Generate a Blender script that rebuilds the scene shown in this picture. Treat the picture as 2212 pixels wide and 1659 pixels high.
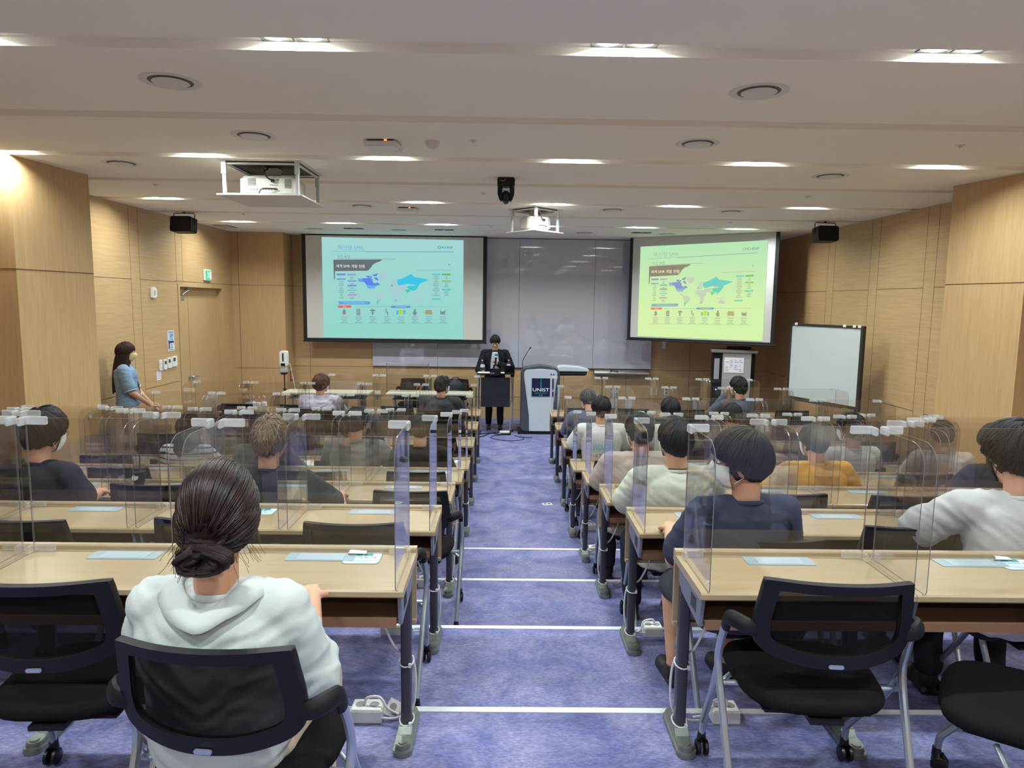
import bpy, bmesh, math, random
from mathutils import Vector, Matrix, noise as mnoise
random.seed(7)
PI = math.pi
S = bpy.context.scene
for o in list(bpy.data.objects): bpy.data.objects.remove(o)
COL = S.collection

# ------------------------------------------------------------------ camera
RM = ((0.9998572, -0.0101585, 0.0135023), (0.0122214, -0.1170298, -0.9930532), (0.0116681, 0.9930764, -0.1168887))
cam_d = bpy.data.cameras.new('camera'); cam = bpy.data.objects.new('camera', cam_d); COL.objects.link(cam)
r_, d_, w_ = [Vector(v) for v in RM]
M = Matrix(((r_.x, -d_.x, -w_.x, -.167), (r_.y, -d_.y, -w_.y, 0.0), (r_.z, -d_.z, -w_.z, 2.246), (0, 0, 0, 1)))
cam.matrix_world = M
cam_d.sensor_width = 36; cam_d.lens = 1494.8161 / 2212 * 36; cam_d.clip_start = .05; cam_d.clip_end = 60
S.camera = cam
# ------------------------------------------------------------------ world, exposure
W = bpy.data.worlds.new('world'); S.world = W; W.use_nodes = True
W.node_tree.nodes['Background'].inputs[0].default_value = (.8, .85, 1, 1)
W.node_tree.nodes['Background'].inputs[1].default_value = 0.02
S.view_settings.view_transform = 'Standard'; S.view_settings.look = 'None'
S.view_settings.gamma = 1; S.view_settings.use_curve_mapping = False
S.view_settings.exposure = 0.68
S.cycles.transparent_max_bounces = 96
S.cycles.max_bounces = 10; S.cycles.diffuse_bounces = 6; S.cycles.glossy_bounces = 3; S.cycles.transmission_bounces = 4
S.cycles.sample_clamp_indirect = 6.0
LAMP_POWER = 9.0
LAMP_COL = (.90, 1.0, .98)

# ------------------------------------------------------------------ colour + materials
def lin(c):
    c = c / 255.0
    return c / 12.92 if c <= .04045 else ((c + .055) / 1.055) ** 2.4
def rgb(r, g, b): return (lin(r), lin(g), lin(b), 1)
MATS = {}
def mat(name, col, rough=.5, metal=0, spec=.5, emit=None, es=0, alpha=1, coat=0, bump=None, mix=None, sheen=0):
    """bump=(scale, strength, (sx,sy,sz)); mix=(colour2, scale, (sx,sy,sz), lo, hi)"""
    if name in MATS: return MATS[name]
    m = bpy.data.materials.new(name); m.use_nodes = True; nt = m.node_tree
    b = nt.nodes['Principled BSDF']
    b.inputs['Base Color'].default_value = col; b.inputs['Roughness'].default_value = rough
    b.inputs['Metallic'].default_value = metal; b.inputs['Specular IOR Level'].default_value = spec
    b.inputs['Alpha'].default_value = alpha
    if coat: b.inputs['Coat Weight'].default_value = coat; b.inputs['Coat Roughness'].default_value = .08
    if sheen: b.inputs['Sheen Weight'].default_value = sheen
    if emit is not None:
        b.inputs['Emission Color'].default_value = emit; b.inputs['Emission Strength'].default_value = es
    tc = None
    def coords(sc):
        nonlocal tc
        if tc is None: tc = nt.nodes.new('ShaderNodeTexCoord')
        mp = nt.nodes.new('ShaderNodeMapping'); mp.inputs['Scale'].default_value = sc
        nt.links.new(tc.outputs['Object'], mp.inputs['Vector']); return mp
    if mix:
        c2, sc, sv, lo, hi = mix
        mp = coords(sv); n = nt.nodes.new('ShaderNodeTexNoise'); n.inputs['Scale'].default_value = sc; n.inputs['Detail'].default_value = 6; n.inputs['Roughness'].default_value = .65
        nt.links.new(mp.outputs[0], n.inputs['Vector'])
        cr = nt.nodes.new('ShaderNodeValToRGB'); cr.color_ramp.elements[0].position = lo; cr.color_ramp.elements[1].position = hi
        cr.color_ramp.elements[0].color = col; cr.color_ramp.elements[1].color = c2
        nt.links.new(n.outputs['Fac'], cr.inputs['Fac']); nt.links.new(cr.outputs[0], b.inputs['Base Color'])
    if bump:
        sc, st, sv = bump
        mp = coords(sv); n = nt.nodes.new('ShaderNodeTexNoise'); n.inputs['Scale'].default_value = sc; n.inputs['Detail'].default_value = 4
        nt.links.new(mp.outputs[0], n.inputs['Vector'])
        bp = nt.nodes.new('ShaderNodeBump'); bp.inputs['Strength'].default_value = st; bp.inputs['Distance'].default_value = .01
        nt.links.new(n.outputs['Fac'], bp.inputs['Height']); nt.links.new(bp.outputs[0], b.inputs['Normal'])
    MATS[name] = m; return m
def emis(name, col, st=1.0):
    if name in MATS: return MATS[name]
    m = bpy.data.materials.new(name); m.use_nodes = True; nt = m.node_tree; nt.nodes.clear()
    e = nt.nodes.new('ShaderNodeEmission'); e.inputs[0].default_value = col; e.inputs[1].default_value = st
    o = nt.nodes.new('ShaderNodeOutputMaterial'); nt.links.new(e.outputs[0], o.inputs[0]); MATS[name] = m; return m
def clear(name, tint, refl, rough=.03, tr=.93):
    """thin clear sheet: transparent + a mirror layer that grows at grazing angles"""
    m = bpy.data.materials.new(name); m.use_nodes = True; nt = m.node_tree; nt.nodes.clear()
    t = nt.nodes.new('ShaderNodeBsdfTransparent'); t.inputs[0].default_value = tint
    g = nt.nodes.new('ShaderNodeBsdfGlossy'); g.inputs['Roughness'].default_value = rough; g.inputs[0].default_value = (1, 1, 1, 1)
    lw = nt.nodes.new('ShaderNodeLayerWeight'); lw.inputs[0].default_value = .5
    pw = nt.nodes.new('ShaderNodeMath'); pw.operation = 'POWER'; pw.inputs[1].default_value = 4.0
    mu = nt.nodes.new('ShaderNodeMath'); mu.operation = 'MULTIPLY_ADD'; mu.inputs[1].default_value = .55 * refl; mu.inputs[2].default_value = .028 * refl
    nt.links.new(lw.outputs['Facing'], pw.inputs[0]); nt.links.new(pw.outputs[0], mu.inputs[0])
    mx = nt.nodes.new('ShaderNodeMixShader'); o = nt.nodes.new('ShaderNodeOutputMaterial')
    nt.links.new(mu.outputs[0], mx.inputs[0]); nt.links.new(t.outputs[0], mx.inputs[1]); nt.links.new(g.outputs[0], mx.inputs[2])
    nt.links.new(mx.outputs[0], o.inputs[0]); MATS[name] = m; return m

WOOD = rgb(196, 164, 120); WOOD2 = rgb(180, 145, 100)
m_woodv = mat('oak_veneer_vertical', WOOD, .42, mix=(WOOD2, 3.0, (14, 14, .8), .3, .75), bump=(40, .05, (9, 9, .6)))
m_woodh = mat('oak_veneer_horizontal', WOOD, .42, mix=(WOOD2, 3.0, (.8, .8, 14), .3, .75), bump=(40, .05, (.6, .6, 9)))
m_seam = mat('dark_seam', rgb(84, 58, 38), .8)
m_ceil = mat('ceiling_paint', rgb(242, 236, 222), .9, bump=(60, .04, (1, 1, 1)))
m_white = mat('white_paint', rgb(225, 225, 222), .5)
def floor_mat():
    m = bpy.data.materials.new('violet_carpet'); m.use_nodes = True; nt = m.node_tree; b = nt.nodes['Principled BSDF']
    tc = nt.nodes.new('ShaderNodeTexCoord')
    n1 = nt.nodes.new('ShaderNodeTexNoise'); n1.inputs['Scale'].default_value = 3.2; n1.inputs['Detail'].default_value = 8; n1.inputs['Roughness'].default_value = .72; n1.inputs['Distortion'].default_value = .6
    n2 = nt.nodes.new('ShaderNodeTexNoise'); n2.inputs['Scale'].default_value = 55; n2.inputs['Detail'].default_value = 5
    mp = nt.nodes.new('ShaderNodeMapping'); mp.inputs['Scale'].default_value = (1, 2.6, 1)
    nt.links.new(tc.outputs['Object'], mp.inputs[0]); nt.links.new(tc.outputs['Object'], n1.inputs[0]); nt.links.new(mp.outputs[0], n2.inputs[0])
    r1 = nt.nodes.new('ShaderNodeValToRGB'); r1.color_ramp.elements[0].position = .38; r1.color_ramp.elements[1].position = .62
    r1.color_ramp.elements[0].color = rgb(92, 97, 148); r1.color_ramp.elements[1].color = rgb(137, 134, 173)
    r2 = nt.nodes.new('ShaderNodeValToRGB'); r2.color_ramp.elements[0].position = .38; r2.color_ramp.elements[1].position = .62
    r2.color_ramp.elements[0].color = (.62, .62, .66, 1); r2.color_ramp.elements[1].color = (1.1, 1.1, 1.1, 1)
    mx = nt.nodes.new('ShaderNodeMix'); mx.data_type = 'RGBA'; mx.blend_type = 'MULTIPLY'; mx.inputs[0].default_value = .8
    nt.links.new(n1.outputs['Fac'], r1.inputs[0]); nt.links.new(n2.outputs['Fac'], r2.inputs[0])
    nt.links.new(r1.outputs[0], mx.inputs[6]); nt.links.new(r2.outputs[0], mx.inputs[7]); nt.links.new(mx.outputs[2], b.inputs['Base Color'])
    b.inputs['Roughness'].default_value = .62; b.inputs['Specular IOR Level'].default_value = .35
    return m
m_floor = floor_mat()
m_strip = mat('aluminium_nosing', rgb(225, 226, 230), .35, .3)
m_top = mat('maple_laminate', rgb(166, 146, 114), .33, coat=.12, mix=(rgb(158, 137, 104), 2.5, (.7, 9, 9), .3, .8))
m_brown = mat('brown_board', rgb(126, 92, 70), .6)
m_dark = mat('dark_underside', rgb(46, 32, 26), .8)
m_grey = mat('grey_steel_panel', rgb(120, 122, 140), .45, .2)
m_slot = mat('black_slot', rgb(16, 16, 22), .8)
m_post = mat('charcoal_post', rgb(66, 66, 76), .4, .3)
m_foot = mat('cast_foot_metal', rgb(122, 126, 120), .35, .55)
m_silver = mat('silver_tube', rgb(176, 184, 194), .28, .75)
m_plate = mat('blue_grey_plate', rgb(150, 166, 174), .4, .2)
m_black = mat('black_plastic', rgb(15, 16, 20), .5, spec=.3)
m_fab = mat('black_fabric', rgb(13, 13, 15), .9, spec=.15, bump=(220, .25, (1, 1, 1)))
m_wheel = mat('black_wheel', rgb(14, 14, 16), .35)
m_net = mat('black_net', rgb(14, 14, 15), .85, spec=.1, alpha=.93, bump=(300, .4, (.15, 1, 1)))
m_clear = clear('clear_acrylic', (.955, .95, .945, 1), 1.35)
m_edge = mat('acrylic_cut_edge', rgb(120, 116, 116), .15, .2)
m_clip = mat('frosted_clip', rgb(225, 228, 230), .2, alpha=.45)
m_cable = mat('pale_cable', rgb(205, 205, 205), .45)
m_bcable = mat('black_cable', rgb(18, 18, 24), .5)

# ------------------------------------------------------------------ mesh builder
class MB:
    def __init__(s): s.v = []; s.f = []; s.m = []; s.mi = 0
    def add(s, vs, fs, mi=None):
        n = len(s.v); s.v += [tuple(p) for p in vs]
        for f in fs: s.f.append([n + i for i in f]); s.m.append(s.mi if mi is None else mi)
        return s
    def box(s, x0, x1, y0, y1, z0, z1, mi=None):
        if x0 > x1: x0, x1 = x1, x0
        if y0 > y1: y0, y1 = y1, y0
        if z0 > z1: z0, z1 = z1, z0
        vs = [(x0, y0, z0), (x1, y0, z0), (x1, y1, z0), (x0, y1, z0), (x0, y0, z1), (x1, y0, z1), (x1, y1, z1), (x0, y1, z1)]
        return s.add(vs, [(3, 2, 1, 0), (4, 5, 6, 7), (0, 1, 5, 4), (1, 2, 6, 5), (2, 3, 7, 6), (3, 0, 4, 7)], mi)
    def prism(s, poly, axis, a, b, mi=None, rimi=None):
        """polygon in the plane perpendicular to axis ('x': (y,z), 'y': (x,z), 'z': (x,y)) extruded from a to b"""
        def P(u, w, t): return (t, u, w) if axis == 'x' else (u, t, w) if axis == 'y' else (u, w, t)
        n = len(poly); vs = [P(u, w, a) for u, w in poly] + [P(u, w, b) for u, w in poly]
        s.add(vs, [list(range(n))[::-1], list(range(n, 2 * n))], mi)
        k = len(s.v) - 2 * n
        for i in range(n):
            j = (i + 1) % n; s.f.append([k + i, k + j, k + n + j, k + n + i]); s.m.append((s.mi if mi is None else mi) if rimi is None else rimi)
        return s
    def tube(s, pts, r, n=8, mi=None, closed=False, sq=None):
        pts = [Vector(p) for p in pts]; N = len(pts); rs = r if isinstance(r, (list, tuple)) else [r] * N
        rings = []; up = None
        for i, p in enumerate(pts):
            a = pts[i - 1] if i > 0 else (pts[-1] if closed else pts[0]); b = pts[i + 1] if i < N - 1 else (pts[0] if closed else pts[-1])
            t = (b - a)
            t = t.normalized() if t.length > 1e-9 else Vector((0, 0, 1))
            if up is None: up = Vector((0, 0, 1)) if abs(t.z) < .9 else Vector((0, 1, 0))
            u = up - t * up.dot(t); u = u.normalized() if u.length > 1e-6 else t.orthogonal().normalized(); up = u; w = t.cross(u)
            ru, rw = (rs[i], rs[i]) if sq is None else (rs[i] * sq[0], rs[i] * sq[1])
            rings.append([p + u * (math.cos(2 * PI * k / n) * ru) + w * (math.sin(2 * PI * k / n) * rw) for k in range(n)])
        vs = [q for R in rings for q in R]; fs = []
        for i in range(N if closed else N - 1):
            j = (i + 1) % N
            for k in range(n): fs.append([i * n + k, i * n + (k + 1) % n, j * n + (k + 1) % n, j * n + k])
        if not closed: fs += [list(range(n))[::-1], [(N - 1) * n + k for k in range(n)]]
        return s.add(vs, fs, mi)
    def cyl(s, p0, p1, r0, r1=None, n=16, mi=None): return s.tube([p0, p1], [r0, r0 if r1 is None else r1], n, mi)
    def ell(s, c, rx, ry, rz, nu=16, nv=10, mi=None, R=None):
        vs = []; fs = []; c = Vector(c)
        for j in range(nv + 1):
            th = PI * j / nv
            for i in range(nu):
                ph = 2 * PI * i / nu; p = Vector((rx * math.sin(th) * math.cos(ph), ry * math.sin(th) * math.sin(ph), rz * math.cos(th)))
                if R is not None: p = R @ p
                vs.append(c + p)
        for j in range(nv):
            for i in range(nu):
                k = (i + 1) % nu
                if j == 0: fs.append([i, nu + i, nu + k])
                elif j == nv - 1: fs.append([j * nu + i, (j + 1) * nu + i, j * nu + k])
                else: fs.append([j * nu + i, (j + 1) * nu + i, (j + 1) * nu + k, j * nu + k])
        return s.add(vs, fs, mi)
    def lathe(s, prof, c=(0, 0, 0), n=20, mi=None, axis='z'):
        vs = []; fs = []; c = Vector(c)
        for r, z in prof:
            for k in range(n):
                a = 2 * PI * k / n; x, y = max(r, 1e-5) * math.cos(a), max(r, 1e-5) * math.sin(a)
                vs.append(c + (Vector((x, y, z)) if axis == 'z' else Vector((z, x, y)) if axis == 'x' else Vector((x, z, y))))
        for i in range(len(prof) - 1):
            for k in range(n): fs.append([i * n + k, i * n + (k + 1) % n, (i + 1) * n + (k + 1) % n, (i + 1) * n + k])
        fs += [list(range(n))[::-1], [(len(prof) - 1) * n + k for k in range(n)]]
        return s.add(vs, fs, mi)
    def mesh(s, name, mats, bevel=0, smooth=35, seg=2):
        me = bpy.data.meshes.new(name); me.from_pydata(s.v, [], s.f)
        for m in (mats if isinstance(mats, (list, tuple)) else [mats]): me.materials.append(m)
        me.polygons.foreach_set('material_index', s.m)
        bm = bmesh.new(); bm.from_mesh(me); bmesh.ops.recalc_face_normals(bm, faces=bm.faces)
        if bevel:
            es = [e for e in bm.edges if len(e.link_faces) == 2 and e.calc_face_angle(0) > .6]
            bmesh.ops.bevel(bm, geom=es, offset=bevel, segments=seg, affect='EDGES', clamp_overlap=True)
        bm.to_mesh(me); bm.free()
        if smooth:
            me.polygons.foreach_set('use_smooth', [True] * len(me.polygons)); me.set_sharp_from_angle(angle=math.radians(smooth))
        me.update(); return me
    def build(s, name, mats, parent=None, bevel=0, smooth=35, seg=2, label=None):
        o = bpy.data.objects.new(name, s.mesh(name, mats, bevel, smooth, seg)); COL.objects.link(o)
        if parent: o.parent = parent
        if label: o['label'] = label
        return o
def tag(o, label=None, cat=None, group=None, kind=None):
    if label: o['label'] = label
    if cat: o['category'] = cat
    if group: o['group'] = group
    if kind: o['kind'] = kind
    return o
def thing(name, label, cat, loc=(0, 0, 0), rz=0, group=None):
    o = bpy.data.objects.new(name, None); COL.objects.link(o); o.location = loc; o.rotation_euler = (0, 0, rz); o.empty_display_size = .1
    return tag(o, label, cat, group)
def place(o, loc, rz=0): o.location = loc; o.rotation_euler = (0, 0, rz); return o
KIDS = {}
def dup(root, loc, rz=0, label=None, group=None):
    def rec(o, par):
        c = o.copy(); COL.objects.link(c)
        if par: c.parent = par
        for ch in KIDS.get(o.name) or KIDS.setdefault(o.name, [k for k in bpy.data.objects if k.parent == o]): rec(ch, c)
        return c
    r = rec(root, None); place(r, loc, rz)
    if label: r['label'] = label
    if group: r['group'] = group
    return r
def rrect(x0, x1, y0, y1, r, n=4):
    pts = []
    for cx, cy, a0 in ((x1 - r, y1 - r, 0), (x0 + r, y1 - r, 90), (x0 + r, y0 + r, 180), (x1 - r, y0 + r, 270)):
        for k in range(n + 1):
            a = math.radians(a0 + 90 * k / n); pts.append((cx + r * math.cos(a), cy + r * math.sin(a)))
    return pts
def bez(p0, p1, p2, p3, n=12):
    p0, p1, p2, p3 = map(Vector, (p0, p1, p2, p3)); out = []
    for i in range(n + 1):
        t = i / n; out.append(p0 * (1 - t) ** 3 + p1 * 3 * t * (1 - t) ** 2 + p2 * 3 * t * t * (1 - t) + p3 * t ** 3)
    return out
def smooth_path(pts, n=6):
    P = [Vector(p) for p in pts]; out = []
    for i in range(len(P) - 1):
        a = P[max(i - 1, 0)]; b = P[i]; c = P[i + 1]; d = P[min(i + 2, len(P) - 1)]
        for k in range(n):
            t = k / n; out.append(.5 * ((2 * b) + (c - a) * t + (2 * a - 5 * b + 4 * c - d) * t * t + (3 * b - a - 3 * c + d) * t ** 3))
    out.append(P[-1]); return out
def text(s, name, m, parent, loc, size, rot=(PI / 2, 0, 0), align='LEFT', sx=1, ext=.0005):
    cu = bpy.data.curves.new(name, 'FONT'); cu.body = s; cu.size = size; cu.align_x = align; cu.extrude = ext
    cu.materials.append(m); o = bpy.data.objects.new(name, cu); COL.objects.link(o)
    if parent: o.parent = parent
    dg = bpy.context.evaluated_depsgraph_get(); dg.update(); me = bpy.data.meshes.new_from_object(o.evaluated_get(dg), depsgraph=dg)
    bpy.data.objects.remove(o); me.name = name; o = bpy.data.objects.new(name, me); COL.objects.link(o)
    if parent: o.parent = parent
    o.location = loc; o.rotation_euler = rot; o.scale = (sx, 1, 1); return o

# ------------------------------------------------------------------ measures of the room
T = .1477                      # height of one tier
AX = .4855                     # half width of the aisle
SEAT = .7115
YF = [2.535 + 1.024 * i for i in range(8)]          # far edge of the desk tops
ZF = [T * max(0, 4 - i) for i in range(8)]          # floor under each row
EDGE = [YF[i] + .131 for i in range(4)]             # tier edges
ZC = 3.454                     # ceiling
XL, XR, YB, YN = -5.15, 4.9, 13.32, -3.6
SLOTS = [-1.66, -.35, .95, 2.26, 3.56, 4.885, 6.18, 7.44, 8.80, 10.08, 11.25]
SW = .165

# ------------------------------------------------------------------ floor
b = MB(); ys = [YN] + EDGE + [YB]
for i in range(5):
    z = ZF[i] if i < 4 else 0
    b.box(XL - .2, XR + .2, ys[i], ys[i + 1], -.2, z)
tag(b.build('floor', m_floor, smooth=0), kind='structure')
for i, e in enumerate(EDGE):
    b = MB(); b.prism([(e - .030, ZF[i]), (e - .030, ZF[i] + .004), (e + .002, ZF[i] + .005), (e + .004, ZF[i] + .003), (e + .004, ZF[i] - .022), (e, ZF[i] - .022), (e, ZF[i])], 'x', -4.40 if i > 2 else XL, 4.25 if i > 2 else XR)
    tag(b.build('trim_%d' % (i + 1), m_strip, smooth=0), kind='structure')
# ------------------------------------------------------------------ ceiling with lighting slots
b = MB(); y0 = YN
for ys_ in SLOTS:
    b.box(XL - .2, XR + .2, y0, ys_ - SW, ZC, ZC + .3)
    b.box(XL - .2, XR + .2, ys_ - SW, ys_, ZC + .046, ZC + .3)
    y0 = ys_
b.box(XL - .2, XR + .2, y0, YB + .2, ZC, ZC + .3)
tag(b.build('ceiling', m_ceil, smooth=0), kind='structure')
# ------------------------------------------------------------------ walls
def seam_h(b, x0, x1, y0, y1, z): b.box(x0, x1, y0, y1, z - .003, z + .003, 1)
def seam_v(b, x0, x1, y0, y1, z0, z1): b.box(x0, x1, y0, y1, z0, z1, 1)
e = .0015
b = MB(); b.box(XL - .2, XL, YN, 10.68, 0, ZC); b.box(XL - .2, XL, 10.68, 12.42, 2.46, ZC); b.box(XL - .2, XL, 12.42, 12.81, 0, ZC)
b.box(XL - .4, XL - .2, 10.5, 12.6, 0, ZC)
for z in (2.49, .98):
    for ya, yb in ((7.16, 9.37), (9.60, 10.62)): seam_h(b, XL, XL + e, ya, yb, z)
for y in (9.37, 9.60, 10.66): seam_v(b, XL, XL + e, y - .002, y + .002, .0, ZC)
seam_v(b, XL, XL + e, 10.86, 10.865, 2.5, ZC); seam_h(b, XL, XL + e, 10.6, 12.8, 2.50)
tag(b.build('wall_left', [m_woodh, m_seam], smooth=0), kind='structure')
b = MB(); b.prism([(XL - .2, 6.18), (-4.45, 6.18), (-4.345, 7.15), (XL - .2, 7.15)], 'z', 0, ZC)
b.prism([(-4.45, 6.18), (-4.448, 6.18), (-4.343, 7.15), (-4.345, 7.15)], 'z', 2.476, 2.484, 1); seam_h(b, XL, -4.45, 6.18 - e, 6.18, 2.48)
tag(b.build('wall_left_pillar', [m_woodv, m_seam], smooth=0), kind='structure')
b = MB(); b.box(XL - .2, -4.20, 12.81, YB + .2, 0, ZC)
for z in (2.50, .98): seam_h(b, XL, -4.20 + e, 12.81 - e, 12.82, z); seam_h(b, -4.21, -4.20 + e, 12.81, YB, z)
seam_v(b, -5.03, -5.024, 12.81 - e, 12.82, 0, ZC)
tag(b.build('wall_front_left', [m_woodv, m_seam], smooth=0), kind='structure')
b = MB(); b.box(-4.4, XR + .2, YB, YB + .2, 0, ZC)
for z in (2.50, .98, .42): seam_h(b, -4.2, XR, YB - e, YB, z)
for x in (-3.9, -2.68, -1.46, -.24, .98, 2.2, 3.42, 4.3): seam_v(b, x, x + .005, YB - e, YB, 0, ZC)
tag(b.build('wall_front', [m_woodh, m_seam], smooth=0), kind='structure')
b = MB(); b.box(XR, XR + .2, YN, YB + .2, 0, ZC)
for ya, yb in ((7.02, 8.2), (8.42, 9.47), (9.69, 10.74), (10.96, 13.3)):
    for z in (2.49, .98): seam_h(b, XR - e, XR, ya, yb, z)
for y in (8.2, 8.42, 9.47, 9.69, 10.74, 10.96): seam_v(b, XR - e, XR, y - .002, y + .002, 0, ZC)
tag(b.build('wall_right', [m_woodh, m_seam], smooth=0), kind='structure')
b = MB(); b.prism([(XR + .2, 6.18), (4.46, 6.18), (4.275, 7.013), (XR + .2, 7.013)], 'z', 0, ZC)
b.prism([(4.46, 6.18), (4.458, 6.18), (4.273, 7.013), (4.275, 7.013)], 'z', 2.481, 2.489, 1); seam_h(b, 4.46, XR, 6.18 - e, 6.18, 2.485)
tag(b.build('wall_right_pillar', [m_woodv, m_seam], smooth=0), kind='structure')
b = MB(); b.box(XL - .2, XR + .2, YN - .2, YN, 0, ZC)
tag(b.build('wall_back', m_woodv, smooth=0), kind='structure')
# door in the left wall: two unequal leaves in a recess
dr = MB(); dr.box(XL - .2, XL - .001, 10.70, 10.76, 0, 2.46); dr.box(XL - .2, XL - .001, 12.36, 12.42, 0, 2.46); dr.box(XL - .2, XL - .001, 10.76, 12.36, 2.42, 2.46)
dr.box(XL - .16, XL - .11, 10.76, 11.235, .005, 2.42); dr.box(XL - .16, XL - .11, 11.245, 12.36, .005, 2.42)
dr.box(XL - .17, XL - .112, 11.235, 11.245, 0, 2.42, 1)
door = tag(dr.build('door_1', [m_woodv, m_seam], smooth=0), kind='structure')
b = MB()
for y, s in ((11.19, -1), (11.31, 1)):
    b.cyl((XL - .11, y, .98), (XL - .095, y, .98), .033, n=20); b.cyl((XL - .1, y, .98), (XL - .04, y, .98), .011)
b.ell((XL - .045, 11.19, .98), .028, .03, .03); b.tube([(XL - .045, 11.31, .98), (XL - .045, 11.33, .98), (XL - .045, 11.44, .975)], .011)
b.build('door_handle', m_silver, door)
b = MB(); b.box(XL - .11, XL - .05, 10.80, 11.0, 2.20, 2.27); b.tube([(XL - .07, 10.98, 2.3), (XL - .03, 11.1, 2.37), (XL - .08, 11.19, 2.39)], .009); b.box(XL - .11, XL - .06, 11.15, 11.23, 2.375, 2.40)
b.build('door_closer', m_silver, door)

# ------------------------------------------------------------------ downlights
m_lens = emis('lamp_lens', (.92, .97, 1, 1), 22)
m_can = mat('black_can', rgb(20, 20, 22), .5)
def downlight(on=True):
    t = thing('ceiling_downlight', '', 'ceiling light')
    fr = MB()
    for dx in (-.085, .085):
        fr.box(dx - .078, dx + .078, -.066, .066, -.006, 0.0)
    fr.build('frame', m_can, t, smooth=0)
    for dx in (-.085, .085):
        b = MB(); b.lathe([(.0, -.008), (.03, -.011), (.05, -.0085), (.055, -.006)], (dx, 0, 0), 24)
        l = b.build('lens', m_lens if on else m_can, t)
        if on:
            L = bpy.data.lights.get('downlight') or bpy.data.lights.new('downlight', 'AREA')
            L.shape = 'DISK'; L.size = .10; L.energy = LAMP_POWER; L.color = LAMP_COL; L.spread = math.radians(165)
            lo = bpy.data.objects.new('lamp', L); COL.objects.link(lo); lo.parent = t; lo.location = (dx, 0, -.0125)
    return t
ORD = ['nearest', 'second', 'third', 'fourth', 'fifth', 'sixth', 'seventh', 'eighth']
GX = [-4.41, -2.80, -1.20, .40, 2.00, 3.60]
dl = None; lit = 0
for si, row in ((0, 'in the slot behind the camera'), (2, 'in the slot above the camera'), (4, 'in the ceiling slot nearest the camera'), (6, 'in the slot over the third desk row'), (8, 'in the slot over the sixth desk row'), (10, 'in the slot in front of the screens')):
    for gi, x in enumerate(GX):
        if si <= 4 and gi in (0,): continue
        if gi == 5 and si in (4,) : pass
        y = SLOTS[si] - .072; z = ZC + .046
        if dl is None: dl = downlight(); o = place(dl, (x, y, z))
        else: o = dup(dl, (x, y, z))
        tag(o, 'lit twin downlight %s, %s from the left wall' % (row, ORD[gi].replace('nearest', 'first')), 'ceiling light', 'lit twin downlights')
du = downlight(False); n = 0
for gi, x in enumerate([-2.74, -1.21, 2.14]):
    o = place(du, (x, 11.95, ZC)) if n == 0 else dup(du, (x, 11.95, ZC)); n += 1
    tag(o, 'unlit twin downlight on the ceiling near the screens, %s' % ['left', 'middle', 'right'][gi], 'ceiling light', 'unlit twin downlights')

# ------------------------------------------------------------------ desks
DD = .3765
def make_desk(w, sticker=None, mid=False):
    h = w / 2
    t = thing('training_desk', '', 'desk')
    b = MB(); b.prism([(0, .692), (0, .732), (-.004, .738), (-.026, .738), (-.031, .733), (-.034, .722), (-.037, .720), (-DD + .006, .720), (-DD, .714), (-DD, .698), (-DD + .006, .692)], 'x', -h + .001, h - .001)
    b.build('desktop', m_top, t, smooth=0)
    b = MB(); b.prism([(0, .692), (0, .44), (-.03, .44), (-.03, .455), (-.013, .455), (-.013, .692)], 'x', -h + .004, h - .004)
    b.build('modesty_panel', m_top, t, smooth=0)
    b = MB(); b.box(-h + .03, h - .03, -.335, -.02, .585, .603); b.box(-h + .03, h - .03, -.338, -.334, .575, .606)
    b.build('shelf', m_brown, t, smooth=0)
    for s in (-1, 1):
        x = s * (h - .018)
        b = MB(); b.prism([(-.05, .692), (-.05, .63), (-.10, .605), (-.325, .580), (-.350, .692)], 'x', x - .006, x + .006)
        for k in range(5): b.box(x + s * .0045, x + s * .0068, -.285 + k * .014, -.279 + k * .014, .612, .662, 1)
        b.build('side_panel', [m_grey, m_slot], t, smooth=0)
    for s in ((-1, 0, 1) if mid else (-1, 1)):
        x = s * (h - .038)
        b = MB(); b.prism(rrect(x - .02, x + .02, -.075, -.025, .012), 'z', .06, .60)
        b.prism(rrect(x - .016, x + .016, -.026, -.012, .004), 'z', .06, .60, 1)
        b.build('post', [m_post, m_silver], t, smooth=40)
        b = MB()
        for (ya, yb, wa, z1) in ((-.19, .095, .034, .022),):
            b.prism(rrect(x - .036, x + .036, ya, yb, .034, 6), 'z', 0, .022)
            b.prism(rrect(x - .029, x + .029, ya + .012, yb - .01, .028, 6), 'z', .018, .040)
            b.prism([(-.11, .036), (-.085, .062), (-.01, .062), (.03, .04)], 'x', x - .026, x + .026)
            b.cyl((x, -.150, .036), (x, -.150, .044), .019, n=20)
        f = b.build('foot', m_foot, t, bevel=.003)
    n = max(1, round(w / SEAT))
    for k in range(n):
        cx = -h + .37 + k * SEAT
        b = MB(); b.prism(rrect(cx - .125, cx + .125, -.125, -.050, .008), 'z', .7195, .7225)
        b.prism(rrect(cx - .084, cx + .084, -.118, -.054, .002), 'z', .722, .7235, 1)
        b.build('socket_cover', [m_plate, mat('socket_lid', rgb(164, 180, 188), .35, .2)], t, smooth=0)
    return t
def cable_on(desk, w):
    """white power cord tied to the aisle post"""
    pass
desk2 = make_desk(2 * SEAT); desk1 = make_desk(SEAT)
desk2['category'] = 'desk'
used = set()
ROWN = ['nearest row', 'second row', 'third row', 'fourth row', 'fifth row', 'sixth row', 'seventh row', 'frontmost row']
def put_desk(proto, x, i, label):
    if proto.name in used: o = dup(proto, (x, YF[i], ZF[i]))
    else: used.add(proto.name); o = place(proto, (x, YF[i], ZF[i]))
    tag(o, label, 'desk', 'training desks in rows')
    return o
linked = []
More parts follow.
